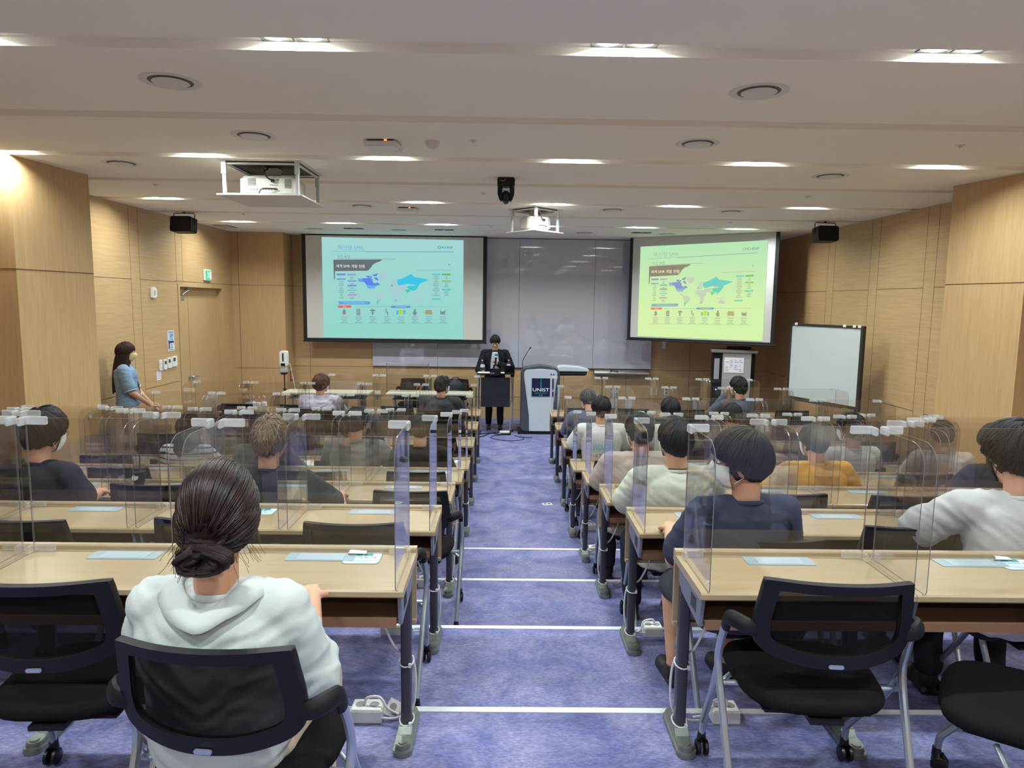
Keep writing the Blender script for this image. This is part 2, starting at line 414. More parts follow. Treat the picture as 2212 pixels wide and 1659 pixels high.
UN = ['beside the aisle', 'middle of the bank', 'end of the bank by the wall']
for i in range(8):
    for s, side in ((-1, 'left'), (1, 'right')):
        segs = [2, 2, 1]
        if i == 0: segs = [2, 1] if s < 0 else [1, 2]
        if i == 1: segs = [2, 2]
        x = AX
        for k, n in enumerate(segs):
            c = x + n * SEAT / 2; x += n * SEAT
            d_ = put_desk(desk2 if n == 2 else desk1, s * c, i, 'maple %s desk, %s bank, %s, %s' % ('two-seat' if n == 2 else 'one-seat', side, ROWN[i], UN[k]))
            if k: linked.append((d_, s))
# linked desks share one leg at each joint
for d_, s in linked:
    for ch in [c for c in bpy.data.objects if c.parent == d_ and c.name.split('.')[0] in ('post', 'foot')]:
        if s * (ch.data.vertices[0].co.x) < 0: bpy.data.objects.remove(ch)

# ------------------------------------------------------------------ acrylic partitions
def make_partition():
    t = thing('acrylic_partition', '', 'partition')
    hw = SEAT / 2 - .021; H = .50; th = .003
    b = MB(); b.mi = 0
    b.prism(rrect(-hw, hw, .002, H, .006, 2), 'y', -th / 2, th / 2, 0, 1)
    b.build('front_panel', [m_clear, m_edge], t, smooth=0)
    for s in (-1, 1):
        x = s * hw; r = .075; y1 = -.335
        poly = [(-.006, .001), (-.006, H)] + [(y1 + r - r * math.sin(math.radians(a)), H - r + r * math.cos(math.radians(a))) for a in range(0, 91, 15)] + [(y1, .014), (y1 + .004, .004), (y1 + .012, .001)]
        b = MB(); b.prism(poly, 'x', x - th / 2, x + th / 2, 0, 1)
        b.build('side_panel', [m_clear, m_edge], t, smooth=0)
        for z in (H - .026, .0):
            b = MB(); zz = z
            xa, xb = sorted((x - s * .001, x - s * .075)); b.box(xa, xb, -.008, .006, zz, zz + .030)
            xa, xb = sorted((x - .006, x + .006)); b.box(xa, xb, -.045, .006, zz, zz + .030)
            b.build('corner_clip', m_clip if z > .1 else MATS.get('clear_clip') or mat('clear_clip', rgb(220, 215, 205), .2, alpha=.35), t, bevel=.003)
    return t
part0 = make_partition(); first = True
SN = ['aisle seat', 'second seat from aisle', 'third seat from aisle', 'fourth seat from aisle', 'fifth seat from aisle']
NS = {(-1, 0): 3, (1, 0): 3, (-1, 1): 4, (1, 1): 4, (-1, 7): 3, (1, 7): 4}
for i in range(8):
    for s, side in ((-1, 'left'), (1, 'right')):
        for k in range(NS.get((s, i), 5)):
            loc = (s * (AX + .004 + SEAT * (k + .5)) , YF[i] - .0485 + .0, ZF[i] + .720)
            if first: o = place(part0, loc); first = False
            else: o = dup(part0, loc)
            tag(o, 'clear three-sided acrylic screen, %s bank, %s, %s' % (side, ROWN[i], SN[k]), 'partition', 'clear acrylic desk partitions')

# ------------------------------------------------------------------ chairs
def make_chair():
    t = thing('conference_chair', '', 'chair')
    # seat pad
    b = MB(); n = 28
    prof = [(0, .415), (.8, .418), (.97, .430), (1.0, .448), (.96, .466), (.80, .474), (0, .476)]
    def outline(a):
        c, s_ = math.cos(a), math.sin(a); k = 2.0 / 3.6
        x = .235 * math.copysign(abs(c) ** k, c); y = .225 * math.copysign(abs(s_) ** k, s_)
        return x * (1 - .10 * (y < 0) * abs(y) / .225), y
    vs = []; fs = []
    for q, z in prof:
        for k in range(n):
            x, y = outline(2 * PI * k / n); vs.append((x * q, y * q, z - .012 * (y * q / .225) ** 2 * (y > .05)))
    for i in range(len(prof) - 1):
        for k in range(n): fs.append([i * n + k, i * n + (k + 1) % n, (i + 1) * n + (k + 1) % n, (i + 1) * n + k])
    b.add(vs, fs); b.build('seat', m_fab, t, smooth=60)
    b = MB(); b.box(-.17, .17, -.16, .16, .395, .418); b.build('seat_base', m_black, t, bevel=.008)
    # backrest frame: closed band following the outline, curved in plan
    def bp(x, z):  # position on the curved back shell
        return Vector((x, -.235 - .05 * (z - .57) / .3 + .055 * (abs(x) / .22) ** 2, z))
    ol = [(-.200, .865), (-.10, .868), (0, .869), (.10, .868), (.200, .865), (.212, .855), (.218, .81), (.226, .74), (.226, .68), (.212, .642), (.17, .618), (.09, .600), (0, .595), (-.09, .600), (-.17, .618), (-.212, .642), (-.226, .68), (-.226, .74), (-.218, .81), (-.212, .855)]
    _c = [Vector((a_, b_, 0)) for a_, b_ in ol]; _n = len(_c); _o = []
    for q_ in range(_n):
        A_, B_, C_, D_ = _c[q_ - 1], _c[q_], _c[(q_ + 1) % _n], _c[(q_ + 2) % _n]
        for k_ in range(4):
            t_ = k_ / 4; _o.append(.5 * ((2 * B_) + (C_ - A_) * t_ + (2 * A_ - 5 * B_ + 4 * C_ - D_) * t_ * t_ + (3 * B_ - A_ - 3 * C_ + D_) * t_ ** 3))
    ol = [(v_.x, v_.y) for v_ in _o]
    il = [(x * .82, .740 + (z - .740) * (.76 if z > .74 else .72)) for x, z in ol]
    b = MB(); N = len(ol); vs = []
    for (x, z), (xi, zi) in zip(ol, il):
        for (u, w, dy) in ((x, z, -.012), (x * 1.01, z, .0), (x, z, .014), (xi, zi, .012), (xi, zi, -.010)):
            p = bp(u, w); vs.append((p.x, p.y + dy, p.z))
    fs = []
    for i in range(N):
        j = (i + 1) % N
        for k in range(5): fs.append([i * 5 + k, i * 5 + (k + 1) % 5, j * 5 + (k + 1) % 5, j * 5 + k])
    b.add(vs, fs); b.build('backrest_frame', m_black, t, smooth=50)
    b = MB(); nx, nz = 12, 5; vs = []; zb = min(z for _, z in il); zt = max(z for _, z in il)
    for j in range(nz + 1):
        z = zb + (zt - zb) * j / nz; hw = .190 - .014 * j / nz if j else .15
        for i_ in range(nx + 1):
            x = -hw + 2 * hw * i_ / nx; zz = z + (.02 * (x / .19) ** 2 if j == 0 else 0); p = bp(x, zz); vs.append((p.x, p.y, p.z))
    b.add(vs, [[j * (nx + 1) + i_, j * (nx + 1) + i_ + 1, (j + 1) * (nx + 1) + i_ + 1, (j + 1) * (nx + 1) + i_] for j in range(nz) for i_ in range(nx)])
    b.build('backrest_mesh', m_net, t)
    b = MB(); b.prism(rrect(-.022, .022, .603, .615, .006), 'y', -.2605, -.256); b.build('badge', m_silver, t)
    for s in (-1, 1):
        b = MB(); b.tube(smooth_path([(s * .215, -.20, .690), (s * .245, -.205, .700), (s * .272, -.175, .705), (s * .282, -.13, .690), (s * .285, -.115, .655)], 5), [.020] * 21, 10, sq=(1.25, .7))
        b.build('armrest', m_black, t)
        b = MB()
        b.tube(smooth_path([(s * .285, -.118, .665), (s * .291, -.085, .58), (s * .290, -.07, .50), (s * .283, -.12, .38), (s * .270, -.262, .085)], 6), .0125, 10)
        b.build('rear_leg', m_silver, t)
        b = MB()
        b.tube(smooth_path([(s * .290, -.07, .50), (s * .282, .01, .38), (s * .262, .19, .16), (s * .260, .215, .12), (s * .260, .220, .075)], 6), .0125, 10)
        b.build('front_leg', m_silver, t)
        for y in (-.268, .222):
            b = MB(); xx = s * (.27 if y < 0 else .26)
            for dx in (-.014, .014): b.lathe([(0, -.009), (.022, -.009), (.028, -.005), (.028, .005), (.022, .009), (0, .009)], (xx + dx, y - .012, .0285), 18, axis='x')
            b.tube([(xx, y, .085), (xx, y, .058), (xx, y - .01, .05)], [.014, .017, .022], 12)
            b.build('caster', m_wheel, t)
    b = MB(); b.cyl((-.287, -.055, .435), (.287, -.055, .435), .009, n=10); b.cyl((-.20, .07, .405), (-.278, .03, .36), .009); b.cyl((.20, .07, .405), (.278, .03, .36), .009); b.build('crossbar', m_silver, t)
    b = MB(); b.box(-.05, .05, -.225, -.15, .405, .42)
    b.build('back_bracket', m_black, t)
    return t
chair0 = make_chair(); cfirst = True
def chair(x, y, z, rz, label):
    global cfirst
    if cfirst: o = place(chair0, (x, y, z), rz); cfirst = False
    else: o = dup(chair0, (x, y, z), rz)
    return tag(o, label, 'chair', 'black mesh-back conference chairs')
SX = {}   # (side,row,seat) -> (x, y, rz, note)
over = {
 (-1, 0, 0): (-.83, 1.76, -.10), (-1, 0, 1): (-1.49, 2.11, .04), (1, 0, 0): (.83, 2.16, -.06), (1, 0, 1): (1.44, 1.97, .95),
 (-1, 1, 0): (-.80, 3.10, 0), (-1, 1, 1): (-1.45, 3.14, 0), (-1, 1, 2): (-2.22, 3.10, -.05), (1, 1, 0): (.93, 2.94, 0), (1, 1, 1): (1.62, 3.12, 0), (1, 1, 2): (2.15, 2.86, .0),
 (-1, 2, 0): (-.70, 4.14, 0), (-1, 2, 1): (-1.50, 3.98, 0), (-1, 2, 3): (-2.75, 3.95, -.2), (1, 2, 0): (.87, 3.98, 0), (1, 2, 1): (1.52, 4.16, 0), (1, 2, 2): (2.2, 4.14, 0),
 (1, 3, 0): (.83, 5.0, 0), (1, 3, 2): (2.10, 5.0, 0), (1, 3, 4): (3.36, 5.0, -.1), (-1, 3, 0): (-.80, 5.18, 0), (-1, 3, 1): (-1.52, 5.16, 0),
 (-1, 7, 0): (-.97, 8.98, 0), (-1, 7, 2): (-2.55, 8.98, 0)}
occupied = {(-1, 0, 0), (-1, 2, 1), (-1, 2, 3), (-1, 4, 0), (-1, 4, 1), (-1, 4, 2), (-1, 4, 3), (-1, 7, 0), (-1, 7, 2), (1, 1, 0), (1, 1, 2), (1, 2, 0), (1, 3, 0), (1, 3, 2), (1, 3, 4), (1, 4, 3), (1, 4, 4), (1, 5, 0), (1, 5, 1), (1, 5, 2), (1, 6, 0), (1, 7, 3)}
for i in range(8):
    for s, side in ((-1, 'left'), (1, 'right')):
        for k in range({0: 2, 1: 4}.get(i, 5)):
            x, y, rz = over.get((s, i, k), (s * (AX + SEAT * (k + .5)) + random.uniform(-.03, .03), YF[i] - .385 + random.uniform(-.05, .05), random.uniform(-.12, .12)))
            if (s, i, k) in occupied and (s, i, k) not in over: y = YF[i] - .52
            SX[(s, i, k)] = (x, y, rz)
            chair(x, y, ZF[i], rz, '%s black mesh-back chair, %s bank, %s, %s' % ('occupied' if (s, i, k) in occupied else 'empty', side, ROWN[i], SN[k]))

# ------------------------------------------------------------------ projection screens
def grad_emis(name, c0, c1, axis, x0, x1, st=1.0):
    m = bpy.data.materials.new(name); m.use_nodes = True; nt = m.node_tree; nt.nodes.clear()
    tc = nt.nodes.new('ShaderNodeTexCoord'); sp = nt.nodes.new('ShaderNodeSeparateXYZ'); mr = nt.nodes.new('ShaderNodeMapRange'); cr = nt.nodes.new('ShaderNodeValToRGB')
    e_ = nt.nodes.new('ShaderNodeEmission'); o = nt.nodes.new('ShaderNodeOutputMaterial')
    mr.inputs['From Min'].default_value = x0; mr.inputs['From Max'].default_value = x1
    cr.color_ramp.elements[0].color = c0; cr.color_ramp.elements[1].color = c1; e_.inputs[1].default_value = st
    nt.links.new(tc.outputs['Object'], sp.inputs[0]); nt.links.new(sp.outputs[axis], mr.inputs[0]); nt.links.new(mr.outputs[0], cr.inputs[0]); nt.links.new(cr.outputs[0], e_.inputs[0]); nt.links.new(e_.outputs[0], o.inputs[0])
    MATS[name] = m; return m
m_screen = mat('screen_white', rgb(205, 205, 202), .75)
m_sblack = mat('screen_black_border', rgb(13, 13, 17), .6)
def slide(par, mp, tintf, key, bg):
    """projected picture: par parent, mp(u,v)->(x,z) in the screen's own plane, u right 0..1, v down 0..1"""
    def E(r, g, b_): return emis('slide_%s_%d_%d_%d' % (key, r, g, b_), rgb(*tintf(r, g, b_)), .68)
    def sc(x, y):
        u = (x - 45) / 2108.0; v = (y - 80 - 45 * u * (1 - .35 * y / 1600.0)) / 1503.0; return mp(u, v)
    layers = {}
    def poly(pts, col, lay=1):
        b = layers.setdefault((col, lay), MB()); q = [sc(*p) for p in pts]; yy = -.0015 * lay
        b.add([(x, yy, z) for x, z in q], [list(range(len(q)))])
    def rect(x0, y0, x1, y1, col, lay=1): poly([(x0, y0), (x1, y0), (x1, y1), (x0, y1)], col, lay)
    im = thing('projected_slide', '', None); im.parent = par
    b = MB(); q = [mp(0, 0), mp(1, 0), mp(1, 1), mp(0, 1)]; b.add([(x, 0, z) for x, z in q], [[0, 1, 2, 3]]); b.build('slide_background', bg, im, smooth=0)
    rect(195, 286, 700, 295, (110, 190, 165)); rect(700, 292, 2003, 301, (90, 150, 200)); rect(268, 402, 1145, 408, (100, 140, 165))
    poly([(212, 415), (945, 412), (905, 440), (840, 462), (795, 495), (770, 535), (725, 578), (235, 585), (232, 690), (218, 718)], (100, 108, 112))
    G = (162, 196, 202)
    poly([(575, 695), (690, 690), (760, 685), (800, 712), (790, 740), (830, 772), (870, 750), (910, 792), (870, 792), (840, 805), (700, 790), (670, 745), (610, 742), (582, 745)], (92, 128, 226))
    poly([(575, 695), (640, 692), (650, 735), (610, 742), (582, 745)], (100, 160, 222), 2)
    poly([(790, 640), (880, 614), (850, 662), (805, 656)], (92, 128, 226)); poly([(695, 655), (745, 650), (765, 690), (715, 680)], (92, 128, 226)); poly([(810, 680), (860, 680), (885, 725), (850, 720)], (92, 128, 226)); poly([(760, 655), (790, 665), (785, 685), (762, 680)], (92, 128, 226))
    poly([(700, 790), (840, 798), (862, 800), (830, 825), (822, 855), (795, 842), (750, 848), (715, 832)], (100, 170, 226))
    poly([(880, 632), (960, 612), (1015, 620), (1000, 680), (940, 735), (900, 690)], G)
    poly([(750, 852), (790, 870), (852, 920), (835, 925), (790, 900)], G)
    poly([(835, 925), (905, 915), (965, 960), (930, 1012), (885, 1050), (868, 1095), (852, 1060), (856, 1000), (832, 955)], G)
    poly([(856, 1020), (915, 1000), (885, 1050), (868, 1095), (852, 1060)], (110, 190, 205), 2)
    poly([(1050, 835), (1110, 825), (1190, 845), (1222, 905), (1182, 950), (1172, 1015), (1145, 1045), (1125, 1020), (1115, 950), (1080, 905), (1030, 890), (1035, 855)], G)
    poly([(1128, 1010), (1170, 1012), (1145, 1045), (1128, 1035)], (165, 155, 205), 2)
    poly([(1060, 790), (1085, 755), (1115, 700), (1150, 695), (1165, 785), (1120, 812), (1062, 812)], G); poly([(1064, 790), (1100, 785), (1098, 810), (1070, 808)], (120, 160, 205), 2)
    poly([(1160, 710), (1250, 690), (1345, 640), (1372, 628), (1420, 672), (1540, 692), (1640, 712), (1580, 738), (1500, 770), (1485, 812), (1400, 780), (1300, 775), (1200, 800), (1165, 780)], (62, 190, 222))
    poly([(1310, 812), (1400, 785), (1485, 812), (1440, 865), (1400, 880), (1340, 858), (1315, 840)], (56, 196, 204)); poly([(1350, 780), (1430, 785), (1400, 805), (1360, 800)], G, 2)
    poly([(1280, 855), (1340, 858), (1362, 880), (1310, 915)], (70, 196, 166)); poly([(1175, 812), (1290, 795), (1310, 830), (1270, 860), (1200, 880), (1180, 850)], G)
    poly([(1340, 885), (1440, 885), (1420, 910), (1370, 900)], G); poly([(1420, 1010), (1470, 982), (1530, 1012), (1525, 1050), (1490, 1055), (1425, 1040)], G); poly([(1380, 945), (1540, 965), (1500, 975), (1400, 965)], G)
    for x0, y0, x1, y1, c in ((260, 620, 392, 648, (102, 140, 208)), (260, 690, 392, 716, (110, 160, 208)), (415, 622, 547, 650, (150, 158, 216)), (420, 720, 550, 746, (115, 165, 205)), (420, 787, 550, 812, (110, 145, 208)), (420, 857, 550, 882, (112, 196, 212)), (420, 927, 552, 953, (166, 152, 206)),
        (1682, 618, 1812, 646, (90, 196, 214)), (1835, 618, 1965, 646, (90, 178, 104)), (1835, 720, 1965, 746, (124, 190, 86)), (1835, 847, 1965, 873, (84, 196, 180)), (1682, 990, 1812, 1014, (84, 196, 190))): rect(x0, y0, x1, y1, c)
    T_ = (112, 150, 156); random.seed(3)
    for k in range(10): w = random.randint(18, 36); rect(325 - w, 735 + k * 27, 325 + w, 743 + k * 27, T_)
    for y in (672, 700, 768, 832, 902, 975, 995): w = random.randint(20, 36); rect(485 - w, y, 485 + w, y + 8, T_)
    for k in range(12): w = random.randint(24, 50); rect(1746 - w, 660 + k * 26, 1746 + w, 668 + k * 26, T_)
    for y in (665, 692, 762, 788, 812, 890, 915, 940): w = random.randint(20, 36); rect(1900 - w, y, 1900 + w, y + 8, T_)
    rect(1455, 565, 1980, 573, (135, 178, 186))
    poly([(272, 1038), (738, 1036), (762, 1058), (738, 1084), (272, 1084), (292, 1061)], (92, 158, 216)); rect(360, 1056, 680, 1064, (160, 205, 225), 2)
    poly([(280, 1100), (462, 1098), (480, 1115), (462, 1132), (280, 1134), (263, 1117)], (216, 96, 98))
    rect(510, 1117, 1950, 1121, (90, 150, 180)); poly([(1078, 1103), (1348, 1103), (1365, 1119), (1348, 1136), (1078, 1136), (1060, 1119)], (88, 146, 206), 2); rect(1130, 1115, 1300, 1123, (160, 205, 225), 3)
    D = (118, 140, 142)
    poly([(340, 1175), (362, 1150), (385, 1175), (390, 1215), (362, 1245), (335, 1215)], D); rect(548, 1152, 605, 1245, D); rect(560, 1162, 592, 1235, (140, 160, 162), 2)
    poly([(745, 1170), (790, 1150), (835, 1170), (835, 1180), (805, 1182), (802, 1240), (778, 1240), (775, 1182), (745, 1180)], D); rect(985, 1150, 1000, 1210, D); rect(1008, 1190, 1024, 1245, D)
    poly([(1190, 1165), (1215, 1152), (1242, 1165), (1242, 1235), (1190, 1235)], (172, 206, 62)); rect(1150, 1175, 1180, 1235, (70, 180, 200)); rect(1252, 1175, 1282, 1235, (70, 180, 200))
    poly([(1415, 1150), (1435, 1150), (1440, 1185), (1458, 1210), (1442, 1245), (1408, 1245), (1392, 1210), (1410, 1185)], D); poly([(1550, 1195), (1585, 1190), (1590, 1165), (1680, 1165), (1690, 1235), (1585, 1235), (1580, 1200)], (150, 155, 120)); poly([(1805, 1165), (1825, 1190), (1865, 1190), (1885, 1165), (1880, 1235), (1810, 1235)], D)
    for k, x in enumerate((362, 577, 790, 1007, 1215, 1425, 1635, 1845)):
        rect(x - 45, 1265, x + 45, 1277, (206, 130, 140) if k == 0 else (110, 165, 205))
        for q, w in ((1300, 50), (1326, 34), (1352, 58)): rect(x - w, q, x + w, q + 8, T_)
    rect(258, 1372, 475, 1376, (200, 130, 135)); rect(475, 1372, 1950, 1376, (110, 165, 170)); rect(258, 1250, 1950, 1252, (150, 190, 195))
    poly([(1930, 470), (1948, 486), (1940, 500)], (70, 110, 120))
    # logo ring
    import math as mt
    cx, cy = 1795, 232
    ring = [(cx + 27 * mt.cos(a / 12 * 2 * PI), cy + 24 * mt.sin(a / 12 * 2 * PI)) for a in range(12)]; poly(ring, (70, 180, 130)); poly([(cx + (p[0] - cx) * .55, cy + (p[1] - cy) * .55) for p in ring], tintbg, 2)
    for k_, ((col, lay), b) in enumerate(layers.items()):
        b.build('slide_graphic', E(*col), im, smooth=0)
    def tx(s, x, y, size, col, sx=1):
        xx, zz = sc(x, y); rr = text(s, 'slide_lettering', E(*col), im, (xx, -.006, zz), size, (PI / 2, 0, 0), 'LEFT', sx, 0)
    tx('혁신형 SMR', 280, 262, .098, (112, 168, 210)); tx('추진 배경', 268, 388, .062, (100, 140, 160)); tx('세계 SMR 개발 현황', 250, 528, .066, (225, 240, 238)); tx('KHNP', 1832, 248, .062, (70, 105, 180), 1.25); tx('한국', 345, 1128, .034, (240, 215, 215))
tintbg = (152, 206, 198)
scL = thing('projection_screen', 'lowered projection screen showing an aqua slide, left of the big whiteboard', 'projection screen', (-3.93, 13.02, 0), 0, 'projection screens')
b = MB(); b.box(0, .07, 0, .012, 1.49, ZC - .003); b.box(3.35, 3.42, 0, .012, 1.49, ZC - .003); b.box(.07, 3.35, 0, .012, 1.49, 1.54); b.box(.07, 3.35, 0, .012, 3.43, ZC - .003); b.build('border', m_sblack, scL, smooth=0)
b = MB(); b.box(.07, 3.35, .002, .010, 1.54, 3.43); b.build('fabric', m_screen, scL, smooth=0)
b = MB(); b.prism(rrect(-.012, .03, 1.468, 1.495, .01), 'x', -.01, 3.43); b.build('weight_bar', m_sblack, scL)
bgL = grad_emis('slide_bg_left', rgb(156, 206, 202), rgb(142, 206, 196), 2, 3.39, 1.55, .68)
def mpL(u, v):
    x = .372 + 2.612 * u; zt = 3.398 - .021 * u; return (x, zt + (1.548 - zt) * v)
o_ = thing('x', '', None); bpy.data.objects.remove(o_)
slide(scL, mpL, lambda r, g, b_: (r, g, b_), 'l', bgL)
for c in [c for c in bpy.data.objects if c.parent == scL and c.name.startswith('projected_slide')]: c.location = (0, -.004, 0)
ang = math.radians(-33.57)
scR = thing('projection_screen', 'angled projection screen showing a yellow-green slide, right of the big whiteboard', 'projection screen', (2.12, 12.9, 0), ang, 'projection screens')
b = MB(); b.box(0, .06, 0, .012, 1.60, ZC - .003); b.box(2.565, 2.625, 0, .012, 1.60, ZC - .003); b.box(.06, 2.565, 0, .012, 1.60, 1.64); b.build('border', m_sblack, scR, smooth=0)
b = MB(); b.box(.06, 2.565, .002, .010, 1.64, ZC - .004); b.build('fabric', m_screen, scR, smooth=0)
b = MB(); b.prism(rrect(-.012, .03, 1.582, 1.606, .01), 'x', -.01, 2.645); b.build('weight_bar', m_sblack, scR)
bgR = grad_emis('slide_bg_right', rgb(176, 222, 176), rgb(206, 234, 166), 2, 3.3, 2.2, .68)
def mpR(u, v):
    x = .208 + 2.236 * u; zt = 3.287 + .034 * u; return (x, zt + (1.661 - zt) * v)
tintbg = (196, 230, 168)
slide(scR, mpR, lambda r, g, b_: (min(255, r * .8 + 62), min(255, g * .85 + 40), b_ * .72 + 30), 'r', bgR)
for c in [c for c in bpy.data.objects if c.parent == scR and c.name.startswith('projected_slide')]: c.location = (0, -.004, 0)
for nm, c, rz in (('slide', (-2.32, 12.9, 2.4), 0), ('slide2', (3.2, 12.1, 2.4), 0)): pass

# ------------------------------------------------------------------ big whiteboard
m_gboard = mat('glossy_board', rgb(182, 184, 198), .04, spec=.6, coat=1.0); m_gboard.node_tree.nodes['Principled BSDF'].inputs['Coat IOR'].default_value = 1.9; m_gboard.node_tree.nodes['Principled BSDF'].inputs['Coat Roughness'].default_value = .03
wb = thing('glass_whiteboard', 'huge glossy lilac-grey whiteboard filling the front wall between the screens', 'whiteboard', (0, 13.30, 0))
for xa, xb in ((-2.69, -1.448), (-1.444, .10), (.104, 1.534), (1.538, 2.66)):
    b = MB(); b.box(xa, xb, -.03, .018, 1.004, 3.44); b.build('board_panel', m_gboard, wb, bevel=.002, seg=1)
t = thing('pen_tray', 'long steel pen tray under the right end of the big whiteboard', 'tray', (1.56, 13.25, 0))
b = MB(); b.prism([(.05, .995), (-.06, .985), (-.09, .95), (-.10, .93), (-.10, .90), (.05, .90)], 'x', 0, 1.06); b.build('tray', mat('brushed_steel', rgb(140, 138, 134), .3, .8), t, bevel=.003)
b = MB(); b.tube([(.30, -.11, .99), (.46, -.10, .965)], .007); b.tube([(.30, -.11, .99), (.33, -.13, .962)], .007); b.build('pen', m_black, t)

# ------------------------------------------------------------------ lectern with sign
m_lgrey = mat('lectern_dark_grey', rgb(72, 76, 86), .4); m_lwhite = mat('lectern_pale_panel', rgb(196, 204, 212), .35)
le = thing('lectern', 'tall rounded lectern in dark grey and white with a navy name sign', 'lectern', (.46, 11.78, 0))
b = MB(); b.prism([(-.29, .03)] + [(-.335, .10), (-.335, 1.02)] + [(-.335 + .10 - .10 * math.cos(a * PI / 12), 1.02 + .115 * math.sin(a * PI / 12)) for a in range(1, 6)] + [(-.1, 1.165), (0, 1.172), (.1, 1.165)] + [(.235 + .10 * math.sin(a * PI / 12), 1.02 + .115 * math.cos(a * PI / 12)) for a in range(1, 6)] + [(.335, 1.02), (.31, .10), (.28, .03)], 'y', 0, .46)
b.build('body', m_lgrey, le, bevel=.014)
b = MB(); b.prism([(-.185, .045), (-.19, .30), (-.265, .85), (-.283, .98)] + [(-.283 + .06 - .06 * math.cos(a * PI / 10), 1.04 + .07 * math.sin(a * PI / 10)) for a in range(0, 6)] + [(0, 1.128)] + [(.225 + .06 * math.sin(a * PI / 10), 1.04 + .07 * math.cos(a * PI / 10)) for a in range(0, 6)] + [(.285, .98), (.265, .85), (.205, .30), (.19, .045)], 'y', -.022, .01)
b.build('front_panel', m_lwhite, le, bevel=.006)
b = MB(); b.box(-.38, .34, -.06, .50, 0, .03); b.build('base_plate', m_black, le, bevel=.006)
sg = MB(); sg.box(-.15, .163, -.027, -.02, .652, .966); sg = sg.build('sign', mat('navy_sign', rgb(18, 30, 66), .35), le, smooth=0)
mw = mat('sign_white', rgb(235, 238, 242), .4, emit=rgb(235, 238, 242), es=.12); mc = mat('sign_cyan', rgb(60, 190, 205), .4)
text('UNIST', 'lettering', mw, sg, (.0065, -.0285, .742), .078, align='CENTER', sx=1.32, ext=.001)
text('ULSAN NATIONAL INSTITUTE OF', 'lettering', mc, sg, (.0065, -.0285, .716), .0135, align='CENTER', sx=1.1)
text('SCIENCE AND TECHNOLOGY', 'lettering', mc, sg, (.0065, -.0285, .698), .0135, align='CENTER', sx=1.1)
text('유 니 스 트', 'lettering', mw, sg, (.0065, -.0285, .670), .014, align='CENTER')
b = MB(); b.box(.001, .012, -.0285, -.027, .80, .915); b.cyl((.0065, -.0285, .938), (.0065, -.027, .938), .009, n=14); b.build('sign_mark', mc, sg, smooth=0)
b = MB(); b.box(.205, .228, -.027, -.02, .78, .965); b.box(.205, .228, -.027, -.02, .65, .735); b.build('vent_slot', m_lgrey, le, smooth=0)
b = MB(); b.cyl((.18, -.026, 1.035), (.18, -.02, 1.035), .014); b.cyl((.222, -.026, 1.036), (.222, -.02, 1.036), .014); b.build('round_key', mat('key_blue', rgb(70, 95, 130), .4), le)
b = MB(); b.tube(smooth_path([(-.31, .06, 1.10), (-.308, .06, 1.20), (-.298, .06, 1.28), (-.21, .05, 1.44), (-.185, .045, 1.475)], 5), .0055); b.tube([(-.192, .045, 1.465), (-.172, .04, 1.492)], [.013, .011], 12); b.build('gooseneck_microphone', m_black, le)
b = MB(); b.prism([(.30, 1.14), (.34, 1.165), (.45, 1.17), (.70, 1.148), (.83, 1.115), (.845, 1.10), (.80, 1.085), (.30, 1.085)], 'y', .02, .40); b.build('side_table_top', m_lwhite, le, bevel=.008)
b = MB(); b.prism([(.30, 1.085), (.80, 1.085), (.79, 1.035), (.77, 1.015), (.30, 1.01)], 'y', .03, .38); b.box(.33, .80, .015, .03, 1.045, 1.06, 1); b.build('side_table_housing', [m_black, m_silver], le, bevel=.006)

# ------------------------------------------------------------------ speaker's folding stand
pt = thing('folding_podium', 'black-topped folding podium on silver legs beside the white lectern', 'podium', (-.31, 11.78, 0))
b = MB(); b.box(-.325, .325, -.10, .25, 1.03, 1.048); b.build('top', m_black, pt, bevel=.004)
b = MB(); b.box(-.25, .25, -.004, .008, .46, .97)
for k in range(5): b.box(-.25, .25, -.010, -.004, .49 + k * .045, .505 + k * .045)
b.build('modesty_panel', mat('charcoal_panel', rgb(34, 38, 48), .45), pt, smooth=0)
for s in (-1, 1):
    b = MB(); b.tube(smooth_path([(s * .27, .07, 1.03), (s * .285, .05, .62), (s * .265, .02, .50), (s * .255, -.08, .06)], 5), .016, 10, sq=(1, .6)); b.tube([(s * .30, .10, 1.02), (s * .30, .16, .05)], .011); b.build('leg', m_silver, pt)
    for y in (-.08, .17):
        b = MB(); b.lathe([(0, -.014), (.024, -.014), (.027, 0), (.024, .014), (0, .014)], (s * .26 + (y > 0) * s * .04, y, .027), 16, axis='x'); b.box(s * .26 + (y > 0) * s * .04 - .016, s * .26 + (y > 0) * s * .04 + .016, y - .018, y + .018, .03, .065); b.build('caster', m_wheel, pt)
    b = MB(); b.box(s * .255, s * .32, -.06, .09, .985, 1.03); b.build('hinge_bracket', m_black if s > 0 else m_silver, pt, bevel=.006)
m_paper = mat('white_paper', rgb(235, 236, 240), .7)
t = thing('paper_stack', 'white papers lying on the left half of the podium top', 'paper', (-.31, 11.78, 1.048)); b = MB(); b.prism([(-.31, -.08), (-.02, -.085), (-.01, .10), (-.30, .12)], 'z', 0, .006); b.box(.085, .15, -.07, .10, 0, .012); b.build('sheet', m_paper, t, smooth=0)
m_pet = clear('clear_bottle', (.93, .95, .96, 1), 1.6); m_pink = mat('pink_cap', rgb(226, 130, 150), .4); m_lab = mat('bottle_label', rgb(214, 210, 214), .5)
